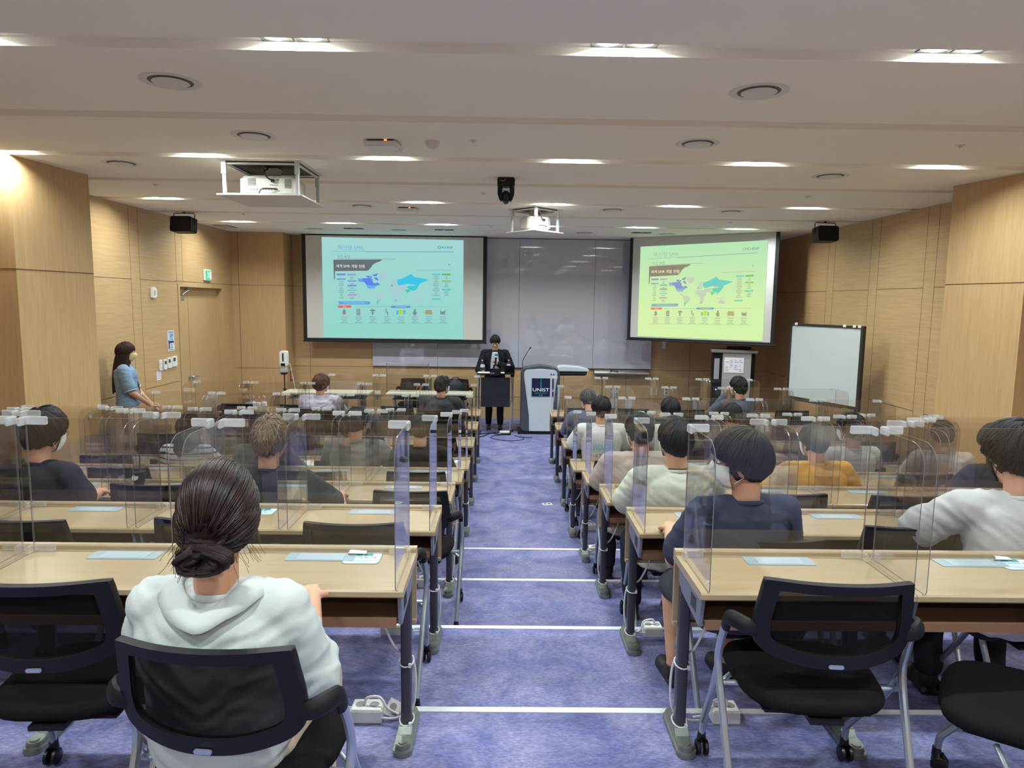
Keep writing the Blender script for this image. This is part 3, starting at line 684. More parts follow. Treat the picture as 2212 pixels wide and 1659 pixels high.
def make_bottle():
    t = thing('water_bottle', '', 'bottle')
    b = MB(); b.lathe([(.024, 0), (.03, .006), (.031, .06), (.029, .075), (.031, .09), (.031, .135), (.026, .165), (.013, .188), (.012, .20)], n=18); b.build('bottle_body', m_pet, t)
    b = MB(); b.lathe([(.0318, .085), (.0322, .088), (.0322, .128), (.0318, .131)], n=18); b.build('label', m_lab, t)
    b = MB(); b.lathe([(.0, .214), (.013, .214), (.0145, .21), (.0145, .194), (.0, .194)], n=16); b.build('cap', m_pink, t)
    return t
bt0 = make_bottle(); bfirst = True
def bottle(x, y, z, label, group='small water bottles with pink caps'):
    global bfirst
    if bfirst: o = place(bt0, (x, y, z)); bfirst = False
    else: o = dup(bt0, (x, y, z))
    return tag(o, label, 'bottle', group)
bottle(-.54, 11.80, 1.055, 'small water bottle at the left end of the podium top, by the reading man')
bottle(-.09, 11.97, 1.048, 'small pink-capped water bottle standing behind the black box on the podium')
t = thing('laptop', 'black laptop seen from behind on the right of the podium', 'laptop', (-.11, 11.83, 1.048))
b = MB(); b.box(-.13, .13, .0, .19, 0, .014); b.build('keyboard_base', m_black, t, bevel=.003)
b = MB(); b.prism([(-.01, .012), (-.055, .125), (-.048, .128), (-.002, .015)], 'x', -.12, .12); b.build('display_lid', m_black, t)
t = thing('control_box', 'small black control box in the middle of the podium top', 'device', (-.31, 11.74, 1.048)); b = MB(); b.box(-.10, .08, -.045, .04, 0, .075); b.build('case', m_black, t, bevel=.006)
t = thing('cable_adapter', 'small white adapter block lying on the floor before the podium', 'adapter', (-.12, 11.66, 0)); b = MB(); b.box(-.11, .06, -.05, .02, .03, .065); b.build('white_case', m_white, t, bevel=.006); b = MB(); b.box(-.09, .07, -.055, .03, 0, .03); b.build('black_base', m_black, t, bevel=.004)
def cable(name, label, pts, m=None, r=.006, cat='cable', n=8):
    b = MB(); b.tube(smooth_path(pts, n), r, 6); o = b.build(name, m or m_bcable); return tag(o, label, cat)
cable('power_cable', 'thick black cable running over the floor from the podium to the lectern', [(-.75, 11.55, .008), (-.4, 11.75, .009), (-.1, 11.90, .009), (.02, 12.10, .008), (.15, 12.05, .008)], r=.008)
cable('power_cable', 'black cable leaving the podium foot towards the left desks', [(-.85, 11.30, .008), (-.55, 11.40, .008), (-.38, 11.72, .009), (-.22, 11.62, .009), (-.18, 11.60, .009)], r=.008)
cable('looped_cable', 'thin black cable lying in a loop on the floor before the podium', [(-.10, 11.63, .006), (-.33, 11.52, .006), (-.36, 11.30, .006), (-.12, 11.12, .006), (.12, 11.18, .006), (.17, 11.36, .006), (.02, 11.55, .006)], r=.005)
cable('thin_cable', 'short black cable end lying before the lectern', [(.10, 11.42, .006), (.22, 11.40, .006), (.32, 11.42, .006)], r=.005)

# ------------------------------------------------------------------ equipment rack, mobile whiteboard
m_rack = mat('rack_grey', rgb(168, 168, 164), .5)
t = thing('equipment_rack', 'tall grey and black equipment cabinet with a posted notice under the right screen', 'cabinet', (3.86, 12.05, 0), math.radians(-14))
b = MB(); b.box(-.21, .26, -.28, .25, 0, 1.44); b.build('front_door', m_rack, t, bevel=.006)
b = MB(); b.box(-.37, -.21, -.27, .25, 0, 1.44); b.box(.26, .33, -.20, .25, 0, 1.44); b.build('side_wall', m_black, t, smooth=0)
b = MB(); b.box(-.40, .36, -.31, .27, 1.44, 1.485); b.build('top_board', mat('rack_top', rgb(120, 116, 112), .5), t, bevel=.004)
b = MB(); b.box(-.18, .14, -.286, -.281, 1.10, 1.36); nb = b.build('notice_sheet', m_paper, t, smooth=0, label='printed notice taped to the grey door')
b = MB(); random.seed(5)
for r in range(7):
    for c in range(4):
        if random.random() < .75: x = -.16 + c * .075; b.box(x, x + random.uniform(.02, .06), -.2875, -.2862, 1.13 + r * .03, 1.137 + r * .03)
b.build('notice_print', mat('print_grey', rgb(120, 120, 130), .7), nb, smooth=0)
b = MB(); b.box(-.345, -.26, -.276, -.271, .98, 1.34); b.build('paper_strip', mat('grey_paper', rgb(150, 152, 158), .7), t, smooth=0)
b = MB(); b.ell((-.30, -.275, .80), .012, .008, .012); b.build('status_light', emis('led_blue', (.15, .25, 1, 1), 4), t)
t = thing('black_receiver', 'flat black receiver lying on top of the equipment cabinet', 'device', (3.92, 12.03, 1.485)); b = MB(); b.box(-.16, .18, -.12, .14, .006, .05); b.box(-.14, -.10, -.1, .1, 0, .006); b.box(.12, .16, -.1, .1, 0, .006); b.build('case', m_black, t, bevel=.004)
m_mwb = mat('mobile_board_white', rgb(196, 204, 204), .22, spec=.5); m_fr = mat('dark_aluminium', rgb(58, 56, 54), .4, .4)
P0 = Vector((4.057, 10.2, 0)); P1 = Vector((4.53, 9.0, 0)); Lb = (P1 - P0).length; ab = math.atan2(P1.y - P0.y, P1.x - P0.x)
t = thing('mobile_whiteboard', 'wheeled whiteboard with a dark frame by the right wall', 'whiteboard', P0, ab)
b = MB(); b.box(.03, Lb - .05, 0, .012, .93, 1.965); b.build('writing_surface', m_mwb, t, smooth=0)
b = MB(); b.box(0, .03, -.012, .026, .89, 2.0); b.box(Lb - .05, Lb, -.015, .03, .87, 2.0); b.box(0, Lb, -.012, .026, 1.965, 2.0); b.box(0, Lb, -.012, .026, .89, .93); b.build('frame', m_fr, t, bevel=.003)
b = MB(); b.box(.25, Lb - .25, -.07, -.012, .885, .90); b.box(.25, Lb - .25, -.072, -.066, .885, .915); b.build('pen_tray', m_fr, t, smooth=0)
for x in (.06, Lb - .07):
    b = MB(); b.cyl((x, .02, .07), (x, .02, .9), .018); b.tube([(x, -.30, .07), (x, .30, .07)], .018); b.build('stand', m_fr, t)
    for y in (-.28, .28):
        b = MB(); b.lathe([(0, -.012), (.03, -.012), (.033, 0), (.03, .012), (0, .012)], (x, y, .033), 16, axis='x'); b.build('caster', m_wheel, t)
for x in (.10, Lb - .33, Lb - .17, Lb - .09): b = MB(); b.box(x, x + .05, -.025, -.012, 1.975, 2.012); b.build('magnet_clip', m_white, t, bevel=.003)

# ------------------------------------------------------------------ front tables, panel, backpack
m_wtab = mat('ivory_table', rgb(214, 210, 190), .4)
def front_table(x0, x1, label):
    w = x1 - x0; t = thing('side_table', label, 'table', ((x0 + x1) / 2, 11.62, 0), 0, 'ivory tables below the left screen')
    b = MB(); b.box(-w / 2, w / 2, -.22, .22, .695, .72); b.build('tabletop', m_wtab, t, bevel=.003)
    b = MB(); b.box(-w / 2 + .1, w / 2 - .1, -.15, .18, .61, .625); b.build('shelf', m_black, t, smooth=0)
    for s in (-1, 1):
        b = MB(); b.tube([(s * (w / 2 - .12), 0, .69), (s * (w / 2 - .12), 0, .05)], .02); b.tube([(s * (w / 2 - .12), -.2, .045), (s * (w / 2 - .12), .2, .045)], .016); b.build('leg', m_silver, t)
        for y in (-.2, .2): b = MB(); b.lathe([(0, -.012), (.026, -.012), (.028, 0), (.026, .012), (0, .012)], (s * (w / 2 - .12), y, .028), 14, axis='x'); b.build('caster', m_wheel, t)
    return t
front_table(-2.13, -.69, 'long ivory table left of the podium with an acrylic screen on it')
front_table(-3.85, -2.40, 'ivory table near the hand sanitizer, left one of the two')
t = thing('acrylic_sheet', 'upright clear acrylic sheet standing on the ivory table by the podium', 'partition', (-1.80, 11.66, .72))
b = MB(); b.box(-.345, .345, -.002, .002, .012, .48); b.build('sheet', [m_clear], t, smooth=0)
for s in (-1, 1): b = MB(); b.box(s * .35 - .012, s * .35 + .012, -.06, .06, 0, .014); b.box(s * .35 - .005, s * .35 + .005, -.006, .006, 0, .485); b.build('support_foot', m_edge, t, smooth=0)
chair(-1.80, 12.15, 0, PI, 'empty black chair facing the room behind the ivory table')
chair(-1.02, 12.12, 0, PI, 'black chair behind the ivory table, carrying the backpack')
t = thing('backpack', 'black backpack sitting on the chair behind the ivory table', 'backpack', (-1.02, 12.16, .48))
b = MB()
b.ell((0, 0, .20), .155, .09, .21, 20, 14); b.box(-.145, .145, -.085, .075, .01, .20); b.ell((0, -.07, .13), .12, .05, .11)
b.build('bag_body', mat('bag_fabric', rgb(34, 40, 52), .7, bump=(120, .2, (1, 1, 1))), t, bevel=.01)
b = MB(); b.tube(bez((-.07, 0, .40), (-.06, 0, .46), (.06, 0, .46), (.07, 0, .40), 8), .008); b.build('carry_loop', m_black, t)
b = MB(); b.tube(smooth_path([(-.12, .07, .37), (-.16, .10, .43), (-.185, .11, .40), (-.16, .11, .1)], 5), .018, 8, sq=(1, .35)); b.build('shoulder_strap', m_black, t)
t = thing('hand_sanitizer_stand', 'white automatic hand sanitizer on a pole stand before the left wall panel', 'sanitizer stand', (-3.95, 11.9, 0))
b = MB(); b.prism(rrect(-.065, .065, 1.11, 1.37, .03), 'y', -.06, .06); b.build('dispenser_case', m_white, t, bevel=.012)
b = MB(); b.box(-.05, .05, -.05, .05, 1.00, 1.10); b.box(-.055, .055, -.055, .05, 1.03, 1.045); b.build('nozzle_tray', mat('pale_grey', rgb(190, 194, 200), .3, alpha=.8), t, bevel=.006)
b = MB(); b.prism(rrect(-.012, .012, 1.19, 1.335, .011), 'y', -.064, -.059); b.prism(rrect(-.04, .035, 1.115, 1.16, .006), 'y', -.064, -.059); b.build('window', m_black, t)
b = MB(); b.prism([(-.06, .995), (.06, .995), (.035, .965), (-.035, .965)], 'y', -.06, .05); b.cyl((0, .0, 0.0), (0, 0, .97), .011); b.cyl((0, 0, 0), (0, 0, .02), .14, n=28); b.ell((0, 0, .71), .03, .02, .025); b.build('pole', mat('dark_pole', rgb(48, 46, 48), .4, .5), t)
b = MB(); b.tube(smooth_path([(.065, 0, 1.15), (.10, .02, 1.13), (.13, .02, .95), (.19, .03, .6), (.24, .05, .1), (.26, .06, .01)], 6), .004); b.build('cord', m_white, t)

# ------------------------------------------------------------------ things on the left wall
X = XL
t = thing('exit_sign', 'small lit green emergency exit sign above the left door', 'sign', (X, 11.72, 2.60)); b = MB(); b.box(0, .035, -.13, .13, -.06, .125); bx = b.build('case', m_white, t, bevel=.006)
b = MB(); b.box(.035, .038, -.11, .11, -.045, .105); g = b.build('lit_panel', emis('exit_green', rgb(60, 190, 130), 1.0), t, smooth=0)
b = MB(); b.mi = 0
b.ell((.0385, -.02, .083), .001, .012, .012, 8, 6); b.tube([(.039, -.015, .068), (.039, .0, .03)], .008); b.tube([(.039, 0, .03), (.039, -.03, .015), (.039, -.04, -.02)], .005); b.tube([(.039, 0, .03), (.039, .02, .005), (.039, .045, -.005)], .005); b.tube([(.039, -.015, .065), (.039, -.045, .05)], .004); b.tube([(.039, -.015, .065), (.039, .015, .045), (.039, .03, .06)], .004)
b.box(.038, .0386, .05, .10, -.03, .09)
b.build('running_figure', emis('exit_white', rgb(225, 250, 236), 1.0), g)
t = thing('wall_poster', 'small blue and white notice poster beside the left door', 'poster', (X, 10.395, 1.46)); b = MB(); b.box(0, .004, -.095, .095, 0, .30); p = b.build('sheet', m_paper, t, smooth=0)
b = MB(); b.box(.004, .0048, -.08, .08, .155, .27); b.build('pale_blue_field', mat('poster_blue', rgb(170, 196, 226), .6), p, smooth=0)
b = MB(); b.box(.004, .0052, -.08, .08, .275, .287); b.box(.004, .0052, -.08, .08, .012, .02); b.prism([(-.085, .165), (-.05, .15), (.08, .15), (.08, .10), (.06, .12), (-.05, .115), (-.05, .03), (-.085, .03)], 'x', .004, .0052)
random.seed(9)
for k in range(6): z = .03 + k * .014; b.box(.004, .0052, random.uniform(-.04, -.01), random.uniform(.02, .07), z, z + .006)
for k in range(5): z = .17 + k * .018; b.box(.005, .0056, random.uniform(-.05, -.0), random.uniform(.02, .07), z, z + .006)
b.build('navy_print', mat('poster_navy', rgb(38, 46, 88), .6), p, smooth=0)
for y, w, h, z, lab, cat, scr in ((10.03, .075, .155, 1.20, 'narrow white wall switch left of the thermostats', 'switch', 0), (10.165, .08, .15, 1.20, 'white wall controller with a small dark display, second from left', 'controller', 1), (10.30, .125, .155, 1.21, 'left of the two white thermostats with dark displays by the door', 'thermostat', 1), (10.455, .15, .155, 1.22, 'right of the two white thermostats, nearest the door', 'thermostat', 1)):
    t = thing('wall_controller' if cat != 'switch' else 'wall_switch', lab, cat, (X, y, z)); b = MB(); b.box(0, .022, -w / 2, w / 2, 0, h); b.build('case', m_white, t, bevel=.004)
    if scr: b = MB(); b.box(.022, .0235, -w * .36, w * .10 if w > .12 else w * .3, h * .52, h * .86); b.build('display', mat('lcd_dark', rgb(66, 74, 78), .3), t, smooth=0)
    else: b = MB(); b.box(.022, .0245, -.02, .02, .03, .05); b.box(.022, .0245, -.02, .02, .09, .11); b.build('key', mat('pale_grey2', rgb(200, 200, 198), .5), t, smooth=0)
t = thing('wall_note', 'small printed white note under the leftmost wall switch', 'note', (X, 9.99, 1.065)); b = MB(); b.box(0, .002, -.06, .06, 0, .125); n_ = b.build('sheet', m_paper, t, smooth=0)
b = MB(); [b.box(.002, .0026, -.045, .045, .02 + k * .022, .027 + k * .022) for k in range(5)]; b.build('print', mat('print_blue', rgb(120, 128, 170), .7), n_, smooth=0)
t = thing('wall_sensor', 'white box-shaped sensor mounted high on the left wall', 'sensor', (X, 9.90, 2.24)); b = MB(); b.box(0, .04, -.05, .05, 0, .155); b.box(0, .03, .035, .095, .015, .14); b.build('case', m_white, t, bevel=.008); b = MB(); b.box(.04, .043, -.02, .02, .04, .11); b.build('window', mat('sensor_window', rgb(170, 172, 168), .4), t, smooth=0)
t = thing('wall_plate', 'tiny white blank plate low on the left pillar', 'wall plate', (-4.355, 6.97, 1.02)); b = MB(); b.box(0, .006, -.02, .02, 0, .035); b.build('plate', m_white, t, smooth=0)
t = thing('fire_sign', 'narrow red-framed sign on the wall edge below the left screen', 'sign', (-4.20, 13.1, .71)); b = MB(); b.box(0, .008, -.07, .07, 0, .19); s_ = b.build('red_frame', mat('brick_red', rgb(110, 40, 30), .5), t, smooth=0); b = MB(); b.box(.008, .0095, -.04, .04, .03, .16); b.build('pale_field', mat('pale_red', rgb(205, 150, 140), .5), s_, smooth=0)
t = thing('wall_switch', 'small white plate on the front wall just below the right screen', 'wall plate', (2.91, YB, 1.40)); b = MB(); b.box(-.035, .035, -.012, 0, 0, .15); b.build('plate', m_white, t, bevel=.003)
for x, w, lab in ((2.70, .045, 'narrow white vertical plate low on the front wall, leftmost'), (2.80, .03, 'narrow white vertical plate low on the front wall, middle'), (2.99, .09, 'white double socket low on the front wall')):
    t = thing('wall_socket', lab, 'socket', (x, YB, .50)); b = MB(); b.box(-w / 2, w / 2, -.012, 0, 0, .15); b.build('plate', m_white, t, bevel=.003)
    if w > .08:
        b = MB(); [b.cyl((0, -.0135, z), (0, -.011, z), .026) for z in (.04, .11)]; b.build('socket_face', mat('socket_face_grey', rgb(120, 120, 118), .6), t)  # plain grey discs mark the two socket faces

# ------------------------------------------------------------------ ceiling equipment
m_cw = mat('ceiling_white_plastic', rgb(216, 212, 206), .5)
m_groove = mat('diffuser_gap', rgb(120, 106, 96), .8)
def diffuser():
    t = thing('round_air_diffuser', '', 'air diffuser')
    b = MB(); b.lathe([(.118, -.001), (.150, -.006), (.162, -.003), (.165, 0), (.118, 0)], n=40); b.build('outer_ring', m_cw, t)
    b = MB(); b.lathe([(.092, -.0015), (.120, -.0015), (.120, 0), (.092, 0)], n=40); b.build('gap', m_groove, t)
    b = MB(); b.lathe([(0, -.016), (.06, -.0155), (.092, -.012), (.100, -.007), (.096, -.003), (0, -.003)], n=40); b.build('centre_disc', m_cw, t)
    return t
dd = diffuser(); n = 0
DL = [(-2.06, 4.08, 'nearest, left of centre'), (1.26, 4.08, 'nearest, right of centre'), (-2.05, 5.35, 'left of centre, behind the nearest one'), (1.27, 5.37, 'right of centre, behind the nearest one'), (-3.66, 6.50, 'by the left pillar'), (2.84, 6.58, 'by the right pillar'), (-2.02, 9.12, 'between the caged projector and the screens'), (1.21, 9.14, 'right of the middle projector cage'), (2.75, 9.14, 'far right, before the angled screen'), (-2.0, 12.12, 'just above the left screen, middle'), (1.18, 12.12, 'above the big whiteboard'), (2.61, 12.12, 'above the left end of the angled screen'), (-3.43, 12.12, 'just above the left screen, left end')]
for x, y, lab in DL:
    o = place(dd, (x, y, ZC)) if n == 0 else dup(dd, (x, y, ZC)); n += 1
    tag(o, 'round ceiling air diffuser, ' + lab, 'air diffuser', 'round air diffusers')
t = thing('smoke_detector', 'white smoke detector dome on the ceiling left of centre', 'smoke detector', (-.734, 5.45, ZC)); b = MB(); b.lathe([(.055, 0), (.055, -.012), (.048, -.03), (.028, -.05), (.01, -.056), (0, -.056)], n=28); b.build('dome', m_cw, t)
sp = thing('sprinkler_cap', '', 'sprinkler'); b = MB(); b.lathe([(.032, 0), (.032, -.004), (.014, -.005), (.012, -.018), (0, -.018)], n=20); b.build('cap', m_cw, sp); n = 0
for x, y, lab in ((-.42, 5.39, 'beside the smoke detector'), (3.21, 5.29, 'near the right wall'), (-3.93, 7.66, 'left, past the pillar'), (3.16, 7.79, 'right, past the pillar'), (-.42, 7.91, 'behind the black camera'), (-3.92, 10.15, 'near the left loudspeaker'), (3.11, 10.28, 'near the right loudspeaker'), (-.40, 11.38, 'before the big whiteboard')):
    o = place(sp, (x, y, ZC)) if n == 0 else dup(sp, (x, y, ZC)); n += 1; tag(o, 'small ceiling sprinkler cap, ' + lab, 'sprinkler', 'ceiling sprinkler caps')
for x, y, s, lab in ((-1.113, 5.50, 1, 'larger white ceiling access point with a dark slot and orange light'), (-1.45, 9.28, .95, 'smaller-looking white ceiling access point farther toward the screens')):
    t = thing('access_point', lab, 'access point', (x, y, ZC), -.08)
    b = MB(); b.prism(rrect(-.125, .125, -.12, .12, .02), 'z', -.052, -.012); b.build('case', m_white, t, bevel=.008)
    b = MB(); b.box(-.10, .10, -.10, .10, -.012, 0); b.build('mount', m_black, t, smooth=0); b = MB(); b.box(.03, .05, -.104, -.10, -.010, -.004); b.build('status_light', emis('led_orange', (1, .25, .05, 1), 3), t, smooth=0)
t = thing('ceiling_vent', 'rectangular grey ceiling grille near the left front corner', 'vent', (-4.88, 11.9, ZC)); b = MB(); b.box(-.13, .13, -.22, .22, -.008, 0); [b.box(-.11, .11, -.2 + k * .04, -.185 + k * .04, -.012, -.008, 1) for k in range(10)]; b.build('grille', [m_groove, m_cw], t, smooth=0)
m_proj = mat('projector_ivory', rgb(214, 214, 204), .4); m_vent = mat('vent_dark', rgb(110, 108, 104), .7)
def cage(loc, rz, w, d, label, flip):
    """projector hanging in an open white lift frame below a ceiling hatch"""
    t = thing('projector_lift', label, 'projector', loc, rz, 'ceiling projectors in lift frames')
    h = .295
    b = MB(); b.box(-.045, w + .045, -.045, d + .045, -.006, -.0005); b.build('hatch_frame', m_cw, t, smooth=0)
    b = MB(); b.box(.0, w, 0, d, -.012, -.006); b.build('hatch_opening', m_black, t, smooth=0)
    b = MB(); b.box(-.055, w + .055, -.055, d + .055, -h - .012, -h); b.build('bottom_plate', m_cw, t, bevel=.002, seg=1)
    for x in (0, w):
        for y in (0, d):
            b = MB(); b.box(x - .014, x + .014, y - .014, y + .014, -h, -.006); b.box(x - .02, x + .02, y - .02, y + .006, -.12, -.006); b.build('corner_post', mat('white_metal', rgb(206, 212, 214), .35, .2), t, bevel=.002, seg=1)
    b = MB(); b.box(0, w, -.008, .008, -.035, -.02); b.box(0, w, d - .008, d + .008, -.035, -.02); b.box(-.008, .008, 0, d, -.035, -.02); b.box(w - .008, w + .008, 0, d, -.035, -.02); b.box(0, w, -.008, .008, -h, -h + .012); b.build('rail', m_cw, t, smooth=0)
    p = thing('projector', '', None); p.parent = t; p.location = (w / 2, d / 2, 0); p.rotation_euler = (0, 0, flip)
    b = MB(); pw, pd = min(w, .66) * .40, min(d, .5) * .36; b.prism(rrect(-pw, pw, -pd, pd, .05, 5), 'z', -.275, -.105); b.build('projector_body', m_proj, p, bevel=.022, seg=3)
    y = -pd - .001
    b = MB()
    for r in range(7): b.box(-pw * .68, -pw * .38, y - .002, y, -.135 - r * .009, -.130 - r * .009)
    for r in range(9): b.box(pw * .62, pw * .86, y - .002, y, -.138 - r * .009, -.133 - r * .009)
    b.box(pw * .32, pw * .42, y - .002, y, -.145, -.132); b.box(-pw * .62, -pw * .30, y - .002, y, -.205, -.203); b.box(-pw * .2, pw * .35, y - .002, y, -.212, -.209)
    for k in range(9): b.cyl((-pw * .55 + k * .026, y - .003, -.225), (-pw * .55 + k * .026, y, -.225), .006, n=10)
    for k in range(4): b.cyl((pw * .12 + k * .02, y - .003, -.185), (pw * .12 + k * .02, y, -.185), .005, n=10)
    b.build('port_panel', m_vent, p)
    b = MB(); b.cyl((0, pd + .002, -.19), (0, pd + .03, -.19), .045, n=24); b.build('lens', m_black, p)
    b = MB(); b.tube(smooth_path([(-.03, -pd * .3, -.02), (-.02, -pd - .01, -.07), (.01, -pd - .03, -.12), (.05, -pd - .01, -.148)], 5), .007); b.tube([(.04, -pd - .016, -.148), (.07, -pd - .01, -.148)], .014); b.tube(smooth_path([(-.07, -pd - .02, -.29), (-.04, -pd - .04, -.23), (.06, -pd - .02, -.222), (.10, -pd - .01, -.225)], 5), .005); b.build('cables', m_bcable, p)
    b = MB(); b.box(-.06, .06, -.05, .05, -.105, -.012); b.box(-.16, .16, -.02, .02, -.108, -.096); b.box(-.02, .02, -.12, .12, -.108, -.096); b.build('ceiling_bracket', m_proj, p, bevel=.003)
    return t
cage((-2.645, 6.28, ZC), 0, .64, .66, 'large ivory projector in a square white lift frame, left ceiling', 0)
cage((.205, 8.90, ZC), math.radians(44), .42, .42, 'smaller projector in a corner-on white lift frame over the aisle', -.4)
t = thing('dome_camera', 'black pan-tilt camera hanging from the ceiling over the aisle', 'camera', (-.17, 6.97, ZC))
b = MB(); b.prism([(-.085, -.004), (.085, -.004), (.085, -.075), (-.085, -.075)], 'y', -.075, .075); b.cyl((0, .0, -.06), (0, 0, -.085), .085, n=24); b.build('base', m_black, t, bevel=.008)
b = MB(); b.prism([(-.082, -.085), (-.082, -.15), (-.06, -.215), (-.035, -.225), (-.035, -.085)], 'y', -.05, .05); b.prism([(.082, -.085), (.082, -.15), (.06, -.215), (.035, -.225), (.035, -.085)], 'y', -.05, .05); b.build('yoke', m_black, t, bevel=.008)
b = MB(); b.ell((0, 0, -.18), .045, .075, .062, 20, 14); b.cyl((0, .03, -.19), (0, .09, -.205), .034, n=20); b.build('camera_head', m_wheel, t)
b = MB(); b.prism([(-.038, -.115), (.038, -.115), (.034, -.13), (-.034, -.13)], 'y', -.066, -.05); b.build('silver_trim', m_silver, t)
b = MB(); b.tube(bez((-.06, -.08, -.03), (-.02, -.10, -.06), (.0, -.09, -.02), (0, -.06, -.0), 6), .004); b.build('yellow_cable', mat('yellow_wire', rgb(150, 130, 40), .5), t)
for s, x, y, lab in ((-1, -4.72, 10.05, 'left'), (1, 4.40, 10.05, 'right')):
    t = thing('loudspeaker', 'black box loudspeaker on a bracket under the ceiling by the %s wall' % lab, 'loudspeaker', (x, y, ZC), s * .12, 'ceiling loudspeakers')
    b = MB(); b.prism(rrect(-.155, .155, -.29, -.075, .03), 'y', -.09, .09); c = b.build('cabinet', m_black, t, bevel=.008); c.rotation_euler = (-.12, 0, 0)
    b = MB(); b.tube([(-.155, 0, -.18), (-.158, 0, -.03), (-.145, 0, -.016), (.145, 0, -.016), (.158, 0, -.03), (.155, 0, -.18)], .006, 8); b.cyl((0, 0, -.016), (0, 0, 0), .02); b.build('bracket', mat('bracket_black', rgb(30, 28, 30), .4, .4), t)
    b = MB(); b.box(s * .06 - .012, s * .06 + .012, -.095, -.09, -.235, -.229); b.build('badge', m_silver, t)

# ------------------------------------------------------------------ power boxes, stickers, small things on desks and floor
m_pb = mat('power_box_white', rgb(206, 208, 206), .45)
def pbox(x, y, z, w, label):
    t = thing('power_box', label, 'power box', (x, y, z), 0, 'white floor power boxes')
    b = MB(); b.box(-w / 2, w / 2, -.035, .05, 0, .052); b.build('box', m_pb, t, bevel=.003)
    b = MB(); b.box(-w / 2 + .004, w / 2 - .004, -.030, .046, .052, .056); lid = b.build('socket_plate', m_white, t, bevel=.002, seg=1)
    for dx in (-w * .22, w * .22): b = MB(); b.cyl((dx, .008, .0555), (dx, .008, .0572), .019, n=20); b.build('socket', mat('socket_mid_grey', rgb(150, 150, 148), .6), t)  # sockets drawn as flat grey discs on the white plate
    b = MB(); b.tube(smooth_path([(-.01, .0, .06), (.0, .005, .085), (.05, -.0, .09), (w / 2 + .02, -.01, .05), (w / 2 + .06, 0, .02)] if x < 0 else [(.01, .0, .06), (.0, .005, .085), (-.05, -.0, .075), (-w / 2 - .02, -.01, .03), (-w / 2 - .07, 0, .008)], 6), .0055); b.build('plug_cord', m_cable, t)
    return t
for x, y, i, w, lab in ((-.695, 2.59, 0, .125, 'white floor power box with a cord by the nearest left desk post'), (-.76, 3.61, 1, .115, 'white floor power box under the second-row left desk'), (-.73, 4.59, 2, .11, 'white floor power box under the third-row left desk'), (.735, 2.60, 0, .11, 'white floor power box by the nearest right desk post'), (.665, 3.61, 1, .10, 'white floor power box under the second-row right desk'), (.735, 4.62, 2, .12, 'white floor power box under the third-row right desk'), (.67, 5.65, 3, .20, 'long white floor power box under the fourth-row right desk'), (.72, 6.70, 4, .10, 'white floor power box under the fifth-row right desk')):
    pbox(x, y, ZF[i], w, lab)
t = thing('socket_plate', 'loose white socket plate leaning on the nearest left desk post', 'socket plate', (-.590, 2.600, ZF[0] + .036)); b = MB(); b.prism(rrect(-.032, .032, -.032, .032, .003), 'y', -.003, .003); b.cyl((-.008, -.005, .006), (-.008, -.003, .006), .014, mi=1); b.box(-.004, .018, -.005, -.003, -.02, -.004, 1); o = b.build('plate', [m_white, mat('socket_mid_grey', rgb(150, 150, 148), .6)], t); o.rotation_euler = (-.5, .62, .2)
t = thing('floor_socket', 'flat white double socket plate lying in the aisle', 'socket plate', (.335, 7.56, 0), .35); b = MB(); b.box(-.055, .055, -.04, .04, 0, .006); b.build('plate', m_white, t, bevel=.002, seg=1); b = MB(); [b.cyl((dx, 0, .006), (dx, 0, .0072), .018) for dx in (-.024, .024)]; b.build('socket', m_black, t)
# cable ties and power cords on the aisle posts
for i in range(5):
    for s in (-1, 1):
        x = s * (AX + .038); z0 = ZF[i]; side = 'left' if s < 0 else 'right'
        b = MB()
        for z in (.065, .30): b.tube([(x + .027 * math.cos(a * PI / 8), YF[i] - .045 + .040 * math.sin(a * PI / 8), z0 + z + .005 * math.sin(a * PI / 8)) for a in range(16)], .003, 6, closed=True); b.box(x + .012, x + .022, YF[i] - .088, YF[i] - .078, z0 + z - .006, z0 + z + .008)
        b.tube(smooth_path([(x + s * .06, YF[i] - .05, z0 + .50), (x + s * .10, YF[i] - .03, z0 + .48), (x + s * .045, YF[i] - .05, z0 + .36), (x - s * .022, YF[i] - .012, z0 + .28), (x - s * .022, YF[i] - .01, z0 + .10), (x + s * .04, YF[i] + .0, z0 + .04), (x + s * .12, YF[i] + .03, z0 + .02)], 6), .0048)
        o = b.build('tied_power_cord', m_cable); tag(o, 'pale power cord tied to the aisle post of the %s %s desk' % (ROWN[i].replace(' row', '-row') if i else 'nearest-row', side), 'cable', 'power cords tied to desk posts')
